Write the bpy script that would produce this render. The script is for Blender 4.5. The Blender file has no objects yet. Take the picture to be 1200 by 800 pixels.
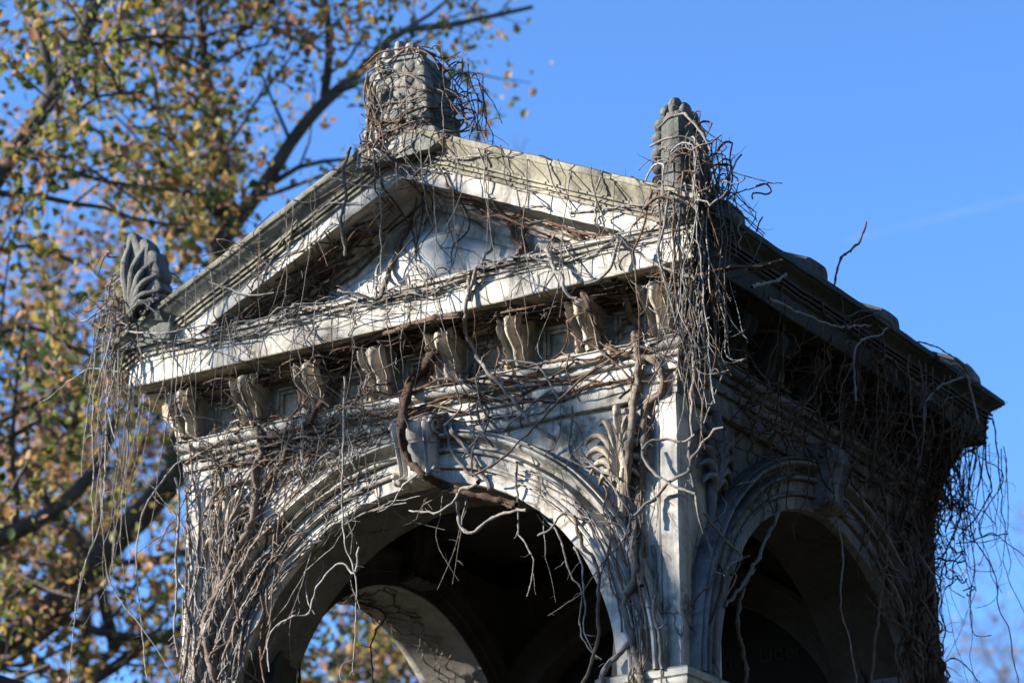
import bpy, bmesh, math, random, time
import numpy as np
from mathutils import Vector, noise
from mathutils.bvhtree import BVHTree

rng = np.random.default_rng(11)
random.seed(5)
sc = bpy.context.scene
COL = sc.collection
R = math.radians

# ------------------------------------------------------------------ camera
CAM = np.array([6.8576, -12.1829, -5.982])
YAW, PIT, FPX = -0.5698, 0.3575, 3593.0
FW = np.array([math.sin(YAW)*math.cos(PIT), math.cos(YAW)*math.cos(PIT), math.sin(PIT)])
RT = np.array([math.cos(YAW), -math.sin(YAW), 0.0])
UP = np.cross(RT, FW)
def ray(px, py):
    d = FW*FPX + RT*(px-600) - UP*(py-400)
    return d/np.linalg.norm(d)
def at_depth(px, py, dep):                 # a point seen at (px,py), dep metres along the view axis
    d = ray(px, py); return CAM + d*(dep/(d@FW))
def on_plane(px, py, ax, v):
    d = ray(px, py); return CAM + d*((v-CAM[ax])/d[ax])
cd = bpy.data.cameras.new('camera'); cam = bpy.data.objects.new('camera', cd); COL.objects.link(cam)
cam.location = CAM; cam.rotation_euler = (math.pi/2+PIT, 0, -YAW)
cd.sensor_width = 36; cd.lens = FPX/1200*36; cd.clip_start = .1; cd.clip_end = 6000
cd.dof.use_dof = True; cd.dof.focus_distance = 15.0; cd.dof.aperture_fstop = 2.0
cd.dof.aperture_blades = 0
sc.camera = cam

# ------------------------------------------------------------------ helpers
def tag(o, label=None, cat=None, group=None, kind=None):
    if label: o['label'] = label
    if cat: o['category'] = cat
    if group: o['group'] = group
    if kind: o['kind'] = kind
    return o
def empty(name, loc=(0, 0, 0)):
    o = bpy.data.objects.new(name, None); COL.objects.link(o); o.location = loc; return o
def raw_mesh(name, V, F, mat, parent=None, smooth=35, attr=None, quads=False):
    me = bpy.data.meshes.new(name)
    if quads:
        V = np.asarray(V, np.float32); F = np.asarray(F, np.int32)
        me.vertices.add(len(V)); me.vertices.foreach_set('co', V.ravel())
        n, k = F.shape
        me.loops.add(n*k); me.loops.foreach_set('vertex_index', F.ravel())
        me.polygons.add(n); me.polygons.foreach_set('loop_start', np.arange(0, n*k, k, dtype=np.int32))
        me.update(calc_edges=True)
    else:
        me.from_pydata([tuple(v) for v in V], [], F); me.update()
    if attr is not None:
        a = me.attributes.new('tint', 'FLOAT', 'POINT'); a.data.foreach_set('value', np.asarray(attr, np.float32))
    me.materials.append(mat)
    if smooth:
        me.polygons.foreach_set('use_smooth', np.ones(len(me.polygons), bool))
        if smooth < 180: me.set_sharp_from_angle(angle=R(smooth))
    o = bpy.data.objects.new(name, me); COL.objects.link(o)
    if parent: o.parent = parent
    return o

def weather(p, a=.004):
    v = Vector(p)
    n = noise.noise_vector(v*5.0)*a + noise.noise_vector(v*19.0)*(a*.6)
    if a > .012: n += noise.noise_vector(v*42.0)*(a*.45)
    return v + n

def resample(P, step):
    P = np.asarray(P, float)
    if len(P) > 2:                                     # Catmull-Rom through the control points
        Q = np.vstack([2*P[0]-P[1], P, 2*P[-1]-P[-2]]); out = []
        for i in range(len(P)-1):
            p0, p1, p2, p3 = Q[i:i+4]
            for t in np.linspace(0, 1, 10, endpoint=False):
                out.append(.5*((2*p1)+(-p0+p2)*t+(2*p0-5*p1+4*p2-p3)*t*t+(-p0+3*p1-3*p2+p3)*t**3))
        out.append(P[-1]); P = np.array(out)
    d = np.r_[0, np.cumsum(np.linalg.norm(np.diff(P, axis=0), axis=1))]
    n = max(3, int(d[-1]/step)+1)
    q = np.linspace(0, d[-1], n)
    return np.stack([np.interp(q, d, P[:, k]) for k in range(P.shape[1])], 1)
class Stone:
    """collects masonry shapes for one part; vertices get a little wear"""
    def __init__(s): s.V = []; s.F = []
    def grid(s, rings, closed=False, cap=False):
        b = len(s.V); n = len(rings[0])
        for r in rings: s.V.extend([tuple(p) for p in r])
        for i in range(len(rings)-1):
            for j in range(n if closed else n-1):
                k = (j+1) % n
                s.F.append((b+i*n+j, b+i*n+k, b+(i+1)*n+k, b+(i+1)*n+j))
        if cap:
            s.F.append(tuple(b+j for j in range(n))[::-1])
            s.F.append(tuple(b+(len(rings)-1)*n+j for j in range(n)))
    def box(s, lo, hi, bev=.006, seg=.12):
        bm = bmesh.new()
        bmesh.ops.create_cube(bm, size=1)
        lo = np.array(lo); hi = np.array(hi)
        for v in bm.verts: v.co = Vector(((lo+hi)/2 + np.array(v.co)*(hi-lo)))
        if bev: bmesh.ops.bevel(bm, geom=list(bm.edges), offset=bev, segments=2, affect='EDGES', profile=.5)
        s.bm(bm)
    def bm(s, bm):
        b = len(s.V); bm.verts.index_update()
        s.V.extend([tuple(v.co) for v in bm.verts])
        s.F.extend([tuple(b+v.index for v in f.verts) for f in bm.faces]); bm.free()
    def ell(s, c, ax, rad, nu=12, nv=8):
        """ellipsoid: ax = three unit axes, rad = three radii"""
        ax = np.array(ax, float); c = np.array(c, float)
        rings = []
        for i in range(nv+1):
            t = math.pi*i/nv; 
            rr = max(math.sin(t), .02)
            rings.append([c + ax[2]*rad[2]*math.cos(t) + ax[0]*rad[0]*rr*math.cos(2*math.pi*j/nu) + ax[1]*rad[1]*rr*math.sin(2*math.pi*j/nu) for j in range(nu)])
        s.grid(rings, closed=True, cap=True)
    def tube(s, pts, radii, n=8, flat=1.0, nrm=(0, -1, 0)):
        pts = np.array(pts, float); nrm = np.array(nrm, float)
        t = np.gradient(pts, axis=0); t /= np.linalg.norm(t, axis=1)[:, None]
        rings = []
        for p, tt, r in zip(pts, t, radii):
            a = np.cross(tt, nrm); a /= (np.linalg.norm(a)+1e-9)
            rings.append([p + a*r*math.cos(2*math.pi*j/n) + nrm*r*flat*math.sin(2*math.pi*j/n) for j in range(n)])
        s.grid(rings, closed=True, cap=True)
    def build(s, name, mat, parent, wear=.004, smooth=38):
        V = [weather(p, wear) for p in s.V] if wear else s.V
        o = raw_mesh(name, V, s.F, mat, parent, smooth)
        bm = bmesh.new(); bm.from_mesh(o.data); bmesh.ops.recalc_face_normals(bm, faces=bm.faces[:]); bm.to_mesh(o.data); bm.free()
        if smooth: o.data.set_sharp_from_angle(angle=R(smooth))
        return o

# ------------------------------------------------------------------ materials
def nodes(name):
    m = bpy.data.materials.new(name); m.use_nodes = True
    nt = m.node_tree; b = nt.nodes['Principled BSDF']
    return m, nt, b
def N(nt, t, **kw):
    n = nt.nodes.new(t)
    for k, v in kw.items():
        if k.startswith('i_'): n.inputs[k[2:].replace('_', ' ')].default_value = v
        else: setattr(n, k, v)
    return n
def ramp(nt, src, a, b, ca=(0, 0, 0, 1), cb=(1, 1, 1, 1)):
    r = nt.nodes.new('ShaderNodeValToRGB'); nt.links.new(src, r.inputs['Fac'])
    r.color_ramp.elements[0].position = a; r.color_ramp.elements[0].color = ca
    r.color_ramp.elements[1].position = b; r.color_ramp.elements[1].color = cb
    return r.outputs['Color']
def mix(nt, fac, a, b, blend='MIX'):
    m = nt.nodes.new('ShaderNodeMix'); m.data_type = 'RGBA'; m.blend_type = blend
    for s, v in ((m.inputs['Factor'], fac), (m.inputs['A'], a), (m.inputs['B'], b)):
        if hasattr(v, 'type') and hasattr(v, 'links'): nt.links.new(v, s)
        else: s.default_value = v
    return m.outputs['Result']
def noise_tex(nt, co, scale, detail=6, rough=.6, mapping=None, dist=0):
    if mapping is not None:
        mp = nt.nodes.new('ShaderNodeMapping'); mp.inputs['Scale'].default_value = mapping
        nt.links.new(co, mp.inputs['Vector']); co = mp.outputs['Vector']
    n = N(nt, 'ShaderNodeTexNoise'); n.inputs['Scale'].default_value = scale
    n.inputs['Detail'].default_value = detail; n.inputs['Roughness'].default_value = rough; n.inputs['Distortion'].default_value = dist
    nt.links.new(co, n.inputs['Vector'])
    return n.outputs['Fac']
def c4(*c): return (*c, 1.0)

def stone_mat(name, c1, c2, grime, moss, g_amt=1.0, streak=1.0, moss_amt=.6, speck=.5, bump=.35, rough=.8, crust=.6):
    m, nt, b = nodes(name); L = nt.links.new
    co = N(nt, 'ShaderNodeNewGeometry')
    P = co.outputs['Position']
    base = mix(nt, ramp(nt, noise_tex(nt, P, 2.2, 8, .62), .35, .65), c4(*c1), c4(*c2))
    # marble clouds
    base = mix(nt, ramp(nt, noise_tex(nt, P, 1.1, 10, .7, dist=1.2), .47, .62, c4(0, 0, 0), c4(.35, .35, .35)), base, c4(*(np.array(c1)*.62)))
    # blotchy grime
    g = ramp(nt, noise_tex(nt, P, 5.5, 12, .70), .45, .66, c4(0, 0, 0), c4(*[.75*g_amt]*3))
    base = mix(nt, g, base, c4(*grime))
    # rain streaks: noise stretched down the face
    st = ramp(nt, noise_tex(nt, P, 1.0, 9, .62, mapping=(21, 21, 1.5)), .50, .66, c4(0, 0, 0), c4(*[.52*streak]*3))
    base = mix(nt, st, base, c4(*(np.array(grime)*.8)))
    # black crust patches with ragged edges
    cr = ramp(nt, noise_tex(nt, P, 2.6, 14, .72, dist=.6), .55, .61, c4(0, 0, 0), c4(*[crust]*3))
    base = mix(nt, cr, base, c4(*(np.array(grime)*.55)))
    # hairline cracks and open joints
    wv = N(nt, 'ShaderNodeTexNoise'); wv.inputs['Scale'].default_value = 3.0; wv.inputs['Detail'].default_value = 8; L(P, wv.inputs['Vector'])
    ad = N(nt, 'ShaderNodeMix', data_type='VECTOR'); ad.inputs['Factor'].default_value = .22; L(P, ad.inputs[4]); L(wv.outputs['Color'], ad.inputs[5])
    vo = N(nt, 'ShaderNodeTexVoronoi', feature='DISTANCE_TO_EDGE'); vo.inputs['Scale'].default_value = 2.1; L(ad.outputs[1], vo.inputs['Vector'])
    ck = ramp(nt, vo.outputs['Distance'], .003, .011, c4(.8, .8, .8), c4(0, 0, 0))
    ck = mix(nt, 1.0, ck, ramp(nt, noise_tex(nt, P, 1.9, 4, .5), .48, .56), 'MULTIPLY')
    base = mix(nt, ck, base, c4(.02, .018, .015))
    # lichen specks
    sp = ramp(nt, noise_tex(nt, P, 48, 5, .7), .60, .72, c4(0, 0, 0), c4(*[speck]*3))
    base = mix(nt, sp, base, c4(*(np.array(grime)*.9)))
    # moss and dirt lying on upward faces
    sx = N(nt, 'ShaderNodeSeparateXYZ'); L(co.outputs['Normal'], sx.inputs[0])
    up = ramp(nt, sx.outputs['Z'], .35, .75, c4(0, 0, 0), c4(*[moss_amt]*3))
    mm = mix(nt, ramp(nt, noise_tex(nt, P, 9, 8, .7), .35, .6), c4(*moss), c4(*grime))
    base = mix(nt, up, base, mm)
    L(base, b.inputs['Base Color'])
    b.inputs['Roughness'].default_value = rough
    b.inputs['Specular IOR Level'].default_value = .25
    bp = N(nt, 'ShaderNodeBump'); bp.inputs['Strength'].default_value = bump; bp.inputs['Distance'].default_value = .012
    h = N(nt, 'ShaderNodeMath', operation='ADD')
    L(noise_tex(nt, P, 22, 10, .7), h.inputs[0])
    h2 = N(nt, 'ShaderNodeMath', operation='MULTIPLY'); L(noise_tex(nt, P, 110, 4, .6), h2.inputs[0]); h2.inputs[1].default_value = .35
    L(h2.outputs[0], h.inputs[1]); L(h.outputs[0], bp.inputs['Height']); L(bp.outputs[0], b.inputs['Normal'])
    return m

M_MARBLE = stone_mat('white_marble', (.65, .60, .515), (.49, .445, .37), (.12, .10, .075), (.14, .13, .07), g_amt=.95, streak=.95, moss_amt=.85, speck=.4, crust=.68)
M_FRIEZE = stone_mat('cream_marble', (.60, .50, .37), (.44, .36, .255), (.10, .085, .065), (.15, .13, .08), g_amt=.8, streak=.9, moss_amt=.8, speck=.35)
M_CROWN = stone_mat('mossy_marble', (.40, .355, .255), (.19, .175, .125), (.06, .056, .044), (.12, .12, .06), g_amt=1.0, streak=1.0, moss_amt=.7, speck=.6)
M_EAVE = stone_mat('shade_blackened_marble', (.06, .062, .052), (.035, .037, .03), (.02, .02, .018), (.07, .07, .05), g_amt=.8, streak=.7, moss_amt=.5, speck=.5)  # near-black copy: shade of the right and back eaves in the colour; also roof
M_SIDE = stone_mat('shade_darkened_marble', (.26, .26, .257), (.17, .17, .167), (.045, .045, .042), (.08, .08, .06), g_amt=.9, streak=1.0, moss_amt=.7, speck=.4)  # marble darkened in colour to hold the shade of the right and back faces
M_APEX = stone_mat('pale_lichen_stone', (.36, .34, .28), (.22, .21, .175), (.055, .055, .045), (.10, .10, .075), g_amt=1.0, streak=.9, moss_amt=.5, speck=.8, bump=.8)
M_FINIAL = stone_mat('lichen_stone', (.21, .205, .175), (.14, .138, .118), (.04, .04, .034), (.10, .10, .075), g_amt=1.0, streak=.9, moss_amt=.5, speck=.8, bump=1.0)
M_SOFFIT = stone_mat('shade_toned_soffit_marble', (.17, .155, .13), (.11, .10, .085), (.04, .036, .032), (.05, .045, .04), g_amt=.8, streak=.5)  # shade under the front arch, put into the stone colour
M_REVEAL = stone_mat('shade_dulled_marble', (.34, .31, .27), (.26, .24, .20), (.10, .09, .08), (.08, .075, .06), g_amt=.6, streak=.5, crust=.3)  # left arch underside, colour dimmed partway to imitate its shade
M_TILE = stone_mat('weathered_roof_stone', (.13, .125, .11), (.08, .078, .068), (.035, .035, .03), (.10, .095, .075), g_amt=.9, moss_amt=.6)
M_PANEL = stone_mat('cleaner_marble', (.62, .585, .52), (.52, .49, .43), (.14, .125, .10), (.14, .13, .08), g_amt=.4, streak=.4, moss_amt=.6, speck=.25, crust=.25)
M_INNER = stone_mat('shade_dark_marble', (.07, .064, .054), (.045, .042, .036), (.03, .028, .025), (.05, .045, .04), g_amt=.9, streak=.8)  # interior gloom painted into the base colour
def plain_mat(name, c1, c2, scale=6, rough=.85, bump=.2):
    m, nt, b = nodes(name); L = nt.links.new
    P = N(nt, 'ShaderNodeNewGeometry').outputs['Position']
    L(mix(nt, ramp(nt, noise_tex(nt, P, scale, 9, .65), .35, .65), c4(*c1), c4(*c2)), b.inputs['Base Color'])
    b.inputs['Roughness'].default_value = rough; b.inputs['Specular IOR Level'].default_value = .2
    bp = N(nt, 'ShaderNodeBump'); bp.inputs['Strength'].default_value = bump; bp.inputs['Distance'].default_value = .03
    L(noise_tex(nt, P, scale*4, 6, .6), bp.inputs['Height']); L(bp.outputs[0], b.inputs['Normal'])
    return m
M_SLAB = plain_mat('dark_granite', (.012, .012, .012), (.018, .017, .016), 30, .5, .03)
M_GILT = plain_mat('faded_gilding', (.035, .028, .018), (.022, .018, .012), 40, .6, .05)
M_GROUND = plain_mat('leaf_litter', (.05, .037, .022), (.03, .028, .015), 3, .95, .6)
M_SLATE = plain_mat('dark_slate', (.03, .031, .035), (.018, .019, .022), 5, .6, .2)
M_BARK = plain_mat('tree_bark', (.15, .125, .10), (.075, .062, .05), 9, .95, .9)
M_BARK_FAR = plain_mat('pale_tree_bark', (.17, .15, .14), (.11, .10, .095), 9, .95, .5)

def vine_mat(name, stops, lo=.75, hi=1.2):
    m, nt, b = nodes(name); L = nt.links.new
    a = N(nt, 'ShaderNodeAttribute', attribute_name='tint')
    r = nt.nodes.new('ShaderNodeValToRGB'); L(a.outputs['Fac'], r.inputs['Fac'])
    e = r.color_ramp.elements
    e[0].position, e[0].color = stops[0][0], c4(*stops[0][1])
    e[1].position, e[1].color = stops[-1][0], c4(*stops[-1][1])
    for p, c in stops[1:-1]:
        x = e.new(p); x.color = c4(*c)
    P = N(nt, 'ShaderNodeNewGeometry').outputs['Position']
    v = ramp(nt, noise_tex(nt, P, 35, 8, .7), .3, .7, c4(lo*.6, lo*.6, lo*.6), c4(hi, hi, hi))
    L(mix(nt, 1.0, r.outputs['Color'], v, 'MULTIPLY'), b.inputs['Base Color'])
    b.inputs['Roughness'].default_value = .85; b.inputs['Specular IOR Level'].default_value = .2
    bp = N(nt, 'ShaderNodeBump'); bp.inputs['Strength'].default_value = .8; bp.inputs['Distance'].default_value = .006
    L(noise_tex(nt, P, 120, 6, .7), bp.inputs['Height']); L(bp.outputs[0], b.inputs['Normal'])
    return m
# tint: 0 dark, .35 reddish brown, .65 tan, 1 pale silver grey
M_VINE = vine_mat('vine_bark', [(0, (.035, .027, .021)), (.3, (.15, .082, .048)), (.6, (.215, .17, .13)), (.85, (.28, .25, .215)), (1, (.40, .37, .335))])

def leaf_mat():
    m, nt, b = nodes('autumn_leaves'); L = nt.links.new
    a = N(nt, 'ShaderNodeAttribute', attribute_name='tint')
    r = nt.nodes.new('ShaderNodeValToRGB'); L(a.outputs['Fac'], r.inputs['Fac'])
    stops = [(0, (.035, .06, .018)), (.22, (.09, .125, .03)), (.45, (.27, .235, .05)), (.62, (.38, .22, .055)), (.8, (.33, .15, .075)), (1, (.42, .26, .17))]
    e = r.color_ramp.elements
    e[0].position, e[0].color = stops[0][0], c4(*stops[0][1]); e[1].position, e[1].color = stops[-1][0], c4(*stops[-1][1])
    for p, c in stops[1:-1]: e.new(p).color = c4(*c)
    L(r.outputs['Color'], b.inputs['Base Color']); b.inputs['Roughness'].default_value = .55
    b.inputs['Specular IOR Level'].default_value = .3
    tr = N(nt, 'ShaderNodeBsdfTranslucent'); L(r.outputs['Color'], tr.inputs['Color'])
    mx = N(nt, 'ShaderNodeMixShader'); mx.inputs[0].default_value = .45
    L(b.outputs[0], mx.inputs[1]); L(tr.outputs[0], mx.inputs[2]); L(mx.outputs[0], nt.nodes['Material Output'].inputs['Surface'])
    return m
M_LEAF = leaf_mat()

# ------------------------------------------------------------------ the tomb canopy
W, D = 3.0, 2.888
T = .43                       # wall thickness
ZS, ZB, ZT = -2.40, -1.03, -.742
XC, YC, RF, RS = -1.5, 1.455, 1.15, 1.12
GZ = -7.6
tomb = empty('tomb_canopy', (0, 0, GZ))
tomb.location = (0, 0, 0)
tag(tomb, 'weathered white marble tomb canopy with gable roof and open arches, overgrown by bare vines', 'tomb')

def rect_ring(off):           # rectangle with mitred corners, subdivided
    x0, x1, y0, y1 = -W-off, off, -off, D+off
    pts = []
    n = 28
    for (a, b) in (((x0, y0), (x1, y0)), ((x1, y0), (x1, y1)), ((x1, y1), (x0, y1)), ((x0, y1), (x0, y0))):
        for i in range(n): pts.append((a[0]+(b[0]-a[0])*i/n, a[1]+(b[1]-a[1])*i/n))
    return pts
def side_sweep(prof, i, n=34):
    st = Stone(); rings = []
    for off, z in prof:
        c = [(-W-off, -off), (off, -off), (off, D+off), (-W-off, D+off), (-W-off, -off)]
        a, b = c[i], c[i+1]
        rings.append([(a[0]+(b[0]-a[0])*k/n, a[1]+(b[1]-a[1])*k/n, z) for k in range(n+1)])
    st.grid(rings); return st
def four_sides(name, prof, mats, wear):
    for i in range(4): side_sweep(prof, i).build(name, mats[i], tomb, wear)
def ring_sweep(st, prof):
    st.grid([[(x, y, z) for x, y in rect_ring(off)] for off, z in prof], closed=True)

# --- walls with arched openings; face set back 3 cm behind the pilasters and bands
def arch_wall(so_, si_, sn_, mp, u0, u1, c, rad, d0, d1, zt, zs=ZS, n=44):
    """mp(u,d,z)->xyz ; d0 outer face depth, d1 inner face depth"""
    th = [math.pi*i/n for i in range(n+1)]
    arc = [(c+rad*math.cos(t), zs+rad*math.sin(t)) for t in th][::-1]
    for d, st in ((d0, so_), (d1, sn_)):
        st.grid([[mp(u, d, zs), mp(u, d, (zs+zt)/2), mp(u, d, zt)] for u in (u0, (u0+c-rad)/2, c-rad)])
        st.grid([[mp(u, d, zs), mp(u, d, (zs+zt)/2), mp(u, d, zt)] for u in (c+rad, (u1+c+rad)/2, u1)])
        st.grid([[mp(u, d, z+(zt-z)*k/3) for k in range(4)] for u, z in arc])
    nd = 6
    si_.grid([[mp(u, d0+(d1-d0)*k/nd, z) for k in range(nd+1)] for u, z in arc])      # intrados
    st = so_
    for u in (u0, u1): st.grid([[mp(u, d0, zs), mp(u, d1, zs)], [mp(u, d0, zt), mp(u, d1, zt)]])
    st.grid([[mp(u0, d0, zt), mp(u0, d1, zt)], [mp(u1, d0, zt), mp(u1, d1, zt)]])
    for a, b in ((u0, c-rad), (c+rad, u1)): st.grid([[mp(a, d0, zs), mp(a, d1, zs)], [mp(b, d0, zs), mp(b, d1, zs)]])
mpF = lambda u, d, z: (u, d, z)
mpB = lambda u, d, z: (u, D-d, z)
mpR = lambda u, d, z: (-d, u, z)
mpL = lambda u, d, z: (-W+d, u, z)
IN = .03
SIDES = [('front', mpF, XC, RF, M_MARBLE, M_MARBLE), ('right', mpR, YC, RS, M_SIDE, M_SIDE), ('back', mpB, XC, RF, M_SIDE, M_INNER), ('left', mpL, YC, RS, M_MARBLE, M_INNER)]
for nm, mp, c, rad, mt, _ in SIDES:
    st, si, sn = Stone(), Stone(), Stone()
    if nm in ('front', 'back'): arch_wall(st, si, sn, mp, -W+IN, -IN, c, rad, IN, T, ZB)
    else: arch_wall(st, si, sn, mp, T+.001, D-T-.001, c, rad, IN, T, ZB)
    wall = st.build('arch_wall', mt, tomb, .003)
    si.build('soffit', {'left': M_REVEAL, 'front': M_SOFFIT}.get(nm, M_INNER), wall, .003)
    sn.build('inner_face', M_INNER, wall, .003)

# --- archivolts: moulded band swept round each opening
ARCH = [(0, .03), (0, -.008), (.005, -.016), (.066, -.018), (.068, -.006), (.074, -.006), (.076, -.034), (.084, -.040), (.093, -.034), (.096, -.024), (.146, -.028), (.148, -.014), (.154, -.014), (.156, -.050),
        (.163, -.056), (.171, -.056), (.178, -.046), (.180, -.020), (.190, -.006), (.203, -.004), (.216, -.018), (.222, -.042), (.226, -.064),
        (.234, -.074), (.244, -.074), (.250, -.064), (.252, -.044), (.256, -.044), (.259, -.058), (.266, -.060), (.271, -.046), (.272, .035)]
for nm, mp, c, rad, mt, _ in SIDES:
    for inner in (False, True):
        if nm == 'back' and not inner: pass
        st = Stone(); n = 60
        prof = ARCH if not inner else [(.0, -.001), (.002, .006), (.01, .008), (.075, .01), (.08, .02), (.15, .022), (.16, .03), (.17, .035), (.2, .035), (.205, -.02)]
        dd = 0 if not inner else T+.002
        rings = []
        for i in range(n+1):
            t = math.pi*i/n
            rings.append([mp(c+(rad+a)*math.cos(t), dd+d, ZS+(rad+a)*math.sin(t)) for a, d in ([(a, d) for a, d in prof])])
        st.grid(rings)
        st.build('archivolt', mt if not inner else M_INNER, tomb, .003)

# --- corner pilasters (square posts) with a bead beside them
for sx in (0, 1):
    for sy in (0, 1):
        st = Stone()
        fx = (lambda x: -x) if sx == 0 else (lambda x: -W+x)
        fy = (lambda y: y) if sy == 0 else (lambda y: D-y)
        def bx(x0, x1, y0, y1, z0, z1, b=.006):
            xs = sorted((fx(x0), fx(x1))); ys = sorted((fy(y0), fy(y1)))
            st.box((xs[0], ys[0], z0), (xs[1], ys[1], z1), b)
        zz = np.linspace(ZS, ZB, 9)
        for z0, z1 in zip(zz[:-1], zz[1:]): pass
        # one post, subdivided along its height, with rounded arrises
        ring = []
        k = .105; b = .008
        loop = [(b, 0), (k-b, 0), (k, b), (k, k-b), (k-b, k), (b, k), (0, k-b), (0, b)]
        st.grid([[(fx(x), fy(y), z) for x, y in loop] for z in np.linspace(ZS, ZB, 26)], closed=True, cap=True)
        # beads
        def bead(x, y, r):
            st.grid([[(fx(x+r*math.cos(2*math.pi*j/8)), fy(y+r*math.sin(2*math.pi*j/8)), z) for j in range(8)] for z in np.linspace(ZS, ZB, 20)], closed=True, cap=True)
        bead(.122, .022, .011); bead(.022, .122, .011); bead(.137, .026, .007); bead(.026, .137, .007)
        st.build('corner_pilaster', M_MARBLE if sy == 0 else M_SIDE, tomb, .0025)

# --- string course, architrave band
four_sides('string_course', [(-T, ZB), (-.012, ZB), (.0, ZB+.004), (.004, ZB+.01), (.004, -.925), (-.004, -.921), (-.004, -.914), (.016, -.910), (.019, -.90), (.019, -.862), (.012, -.858), (.012, -.852), (.032, -.846), (.038, -.836), (.034, -.824), (.022, -.82), (.022, -.812),
                (.046, -.802), (.056, -.79), (.058, -.775), (.052, -.764), (.044, -.762), (.044, -.757), (.054, -.752), (.050, -.745), (.036, ZT), (-.06, ZT+.001)],
           (M_MARBLE, M_SIDE, M_SIDE, M_MARBLE), .005)
# --- frieze
st = Stone()
ring_sweep(st, [(-.035, ZT-.01), (-.035, -.50)])
NB = 8
def bays(L):                          # centres of the brackets along a side of length L
    return [L*0 + .045 + (L-.09)*i/(NB-1) for i in range(NB)]
for nm, mp, *_ in SIDES:
    L = W if nm in ('front', 'back') else D
    cs = bays(L)
    for a, b in zip(cs[:-1], cs[1:]):
        u0, u1 = a+.105, b-.105
        s = -1 if nm in ('front', 'back') else 1
        def fr(ua, ub, za, zb, d0, d1):
            p, q = np.array(mp(ua*s, d0, za)), np.array(mp(ub*s, d1, zb))
            st.box(np.minimum(p, q), np.maximum(p, q), .004)
        for i, (w, d) in enumerate(((.0, .008), (.022, .014))):
            e = w; t = .018
            fr(u0+e, u1-e, -.54-e, -.54-e-t, .045, d); fr(u0+e, u1-e, -.725+e*.6, -.725+e*.6+t, .03, d)
            fr(u0+e, u0+e+t, -.725+e*.6+t+.001, -.54-e-t-.001, .03, d); fr(u1-e-t, u1-e, -.725+e*.6+t+.001, -.54-e-t-.001, .03, d)
st.build('frieze', M_FRIEZE, tomb, .003)

# --- scroll brackets (modillions)
U_ = lambda a, b: random.uniform(a, b)
def bracket_mesh(st, mp, uc, sgn):
    nv, nu = 26, 31; wj = U_(.93, 1.06); dz_ = U_(-.006, .004); cut_ = U_(0, 1)
    rings = []
    for i in range(nv+1):
        t = i/nv                                    # 0 bottom, 1 top
        z = -.742 + t*.258
        d = .045 + .016*math.sin(math.pi*min(t/.34, 1)) + .118*(1/(1+math.exp(-(t-.46)*9)))
        if t > .84: d -= ((t-.84)/.16)**2*.045
        w = (.056 + .022*(t**1.1))*wj; z += dz_
        row = []
        for j in range(nu):
            q = -1 + 2*j/(nu-1)
            rel = .030*math.exp(-((abs(q)-.90)/.09)**2) + .022*math.exp(-(q/.30)**2) - .020*math.exp(-((abs(q)-.58)/.20)**2)
            if cut_ > .6 and t > .72 and q*(1 if cut_ > .8 else -1) > .35: rel -= .035*noise.noise((q*3, t*6, cut_*40))**2*4+.012
            rel *= (.5+.5*math.sin(math.pi*min(max(t, .12), .9)))
            if abs(q) > .985: rel = -.006
            row.append(mp(uc + sgn*q*w, -(d+rel), z))
        # sides back to the frieze
        wb = w*.60
        rings.append([mp(uc - sgn*wb, .04, z), mp(uc - sgn*wb, -(d-.034), z), mp(uc - sgn*w, -(d-.026), z)] + row + [mp(uc + sgn*w, -(d-.026), z), mp(uc + sgn*wb, -(d-.034), z), mp(uc + sgn*wb, .04, z)])
    st.grid(rings)
    st.F.append(tuple(range(len(st.V)-len(rings[0]), len(st.V))))
for nm, mp, *_ in SIDES:
    L = W if nm in ('front', 'back') else D
    sgn = -1 if nm in ('front', 'back') else 1
    for u in bays(L):
        st = Stone(); bracket_mesh(st, mp, sgn*u, sgn)
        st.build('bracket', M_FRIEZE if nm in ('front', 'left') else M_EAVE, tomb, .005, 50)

# --- horizontal cornice
O = .2375
four_sides('cornice', [(-.03, -.50), (.012, -.50), (.02, -.492), (.035, -.49), (.055, -.478), (.06, -.462), (.07, -.4557), (O-.03, -.4557), (O-.028, -.447), (O-.022, -.4557), (O-.004, -.4557),
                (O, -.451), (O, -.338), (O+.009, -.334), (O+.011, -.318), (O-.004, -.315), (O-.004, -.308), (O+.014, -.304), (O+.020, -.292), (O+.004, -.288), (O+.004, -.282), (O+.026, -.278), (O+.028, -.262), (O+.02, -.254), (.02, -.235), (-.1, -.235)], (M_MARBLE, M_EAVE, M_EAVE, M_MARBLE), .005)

# --- pediments (front and back): tympanum, raking cornice
S, XA = .455, -1.47
def rk(h, x): return h - S*abs(x-XA)
CROWN = [(.2405, .452), (.254, .456), (.254, .470), (.242, .472), (.242, .478), (.264, .481), (.264, .494), (.250, .496), (.250, .502), (.272, .506), (.272, .518), (.262, .522), (.268, .536), (.282, .552), (.298, .572), (.310, .585), (.316, .598), (.322, .600), (.326, .606), (.326, .634), (.318, .640), (.20, .645)]
RAKE = [(.0, .27), (.012, .275), (.02, .30), (.032, .305), (.05, .33), (.06, .352), (.075, .357), (.215, .357), (.2405, .357), (.2405, .452)]
def rake_rings(prof, fy, side):
    rings = []
    n = 34
    for i in range(n+1):
        t = i/n
        r = []
        for off, h in prof:
            xe = off if side > 0 else -W-off
            x = XA + (xe-XA)*t
            r.append((x, fy(-off), rk(h, x)))
        rings.append(r)
    return rings
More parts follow.
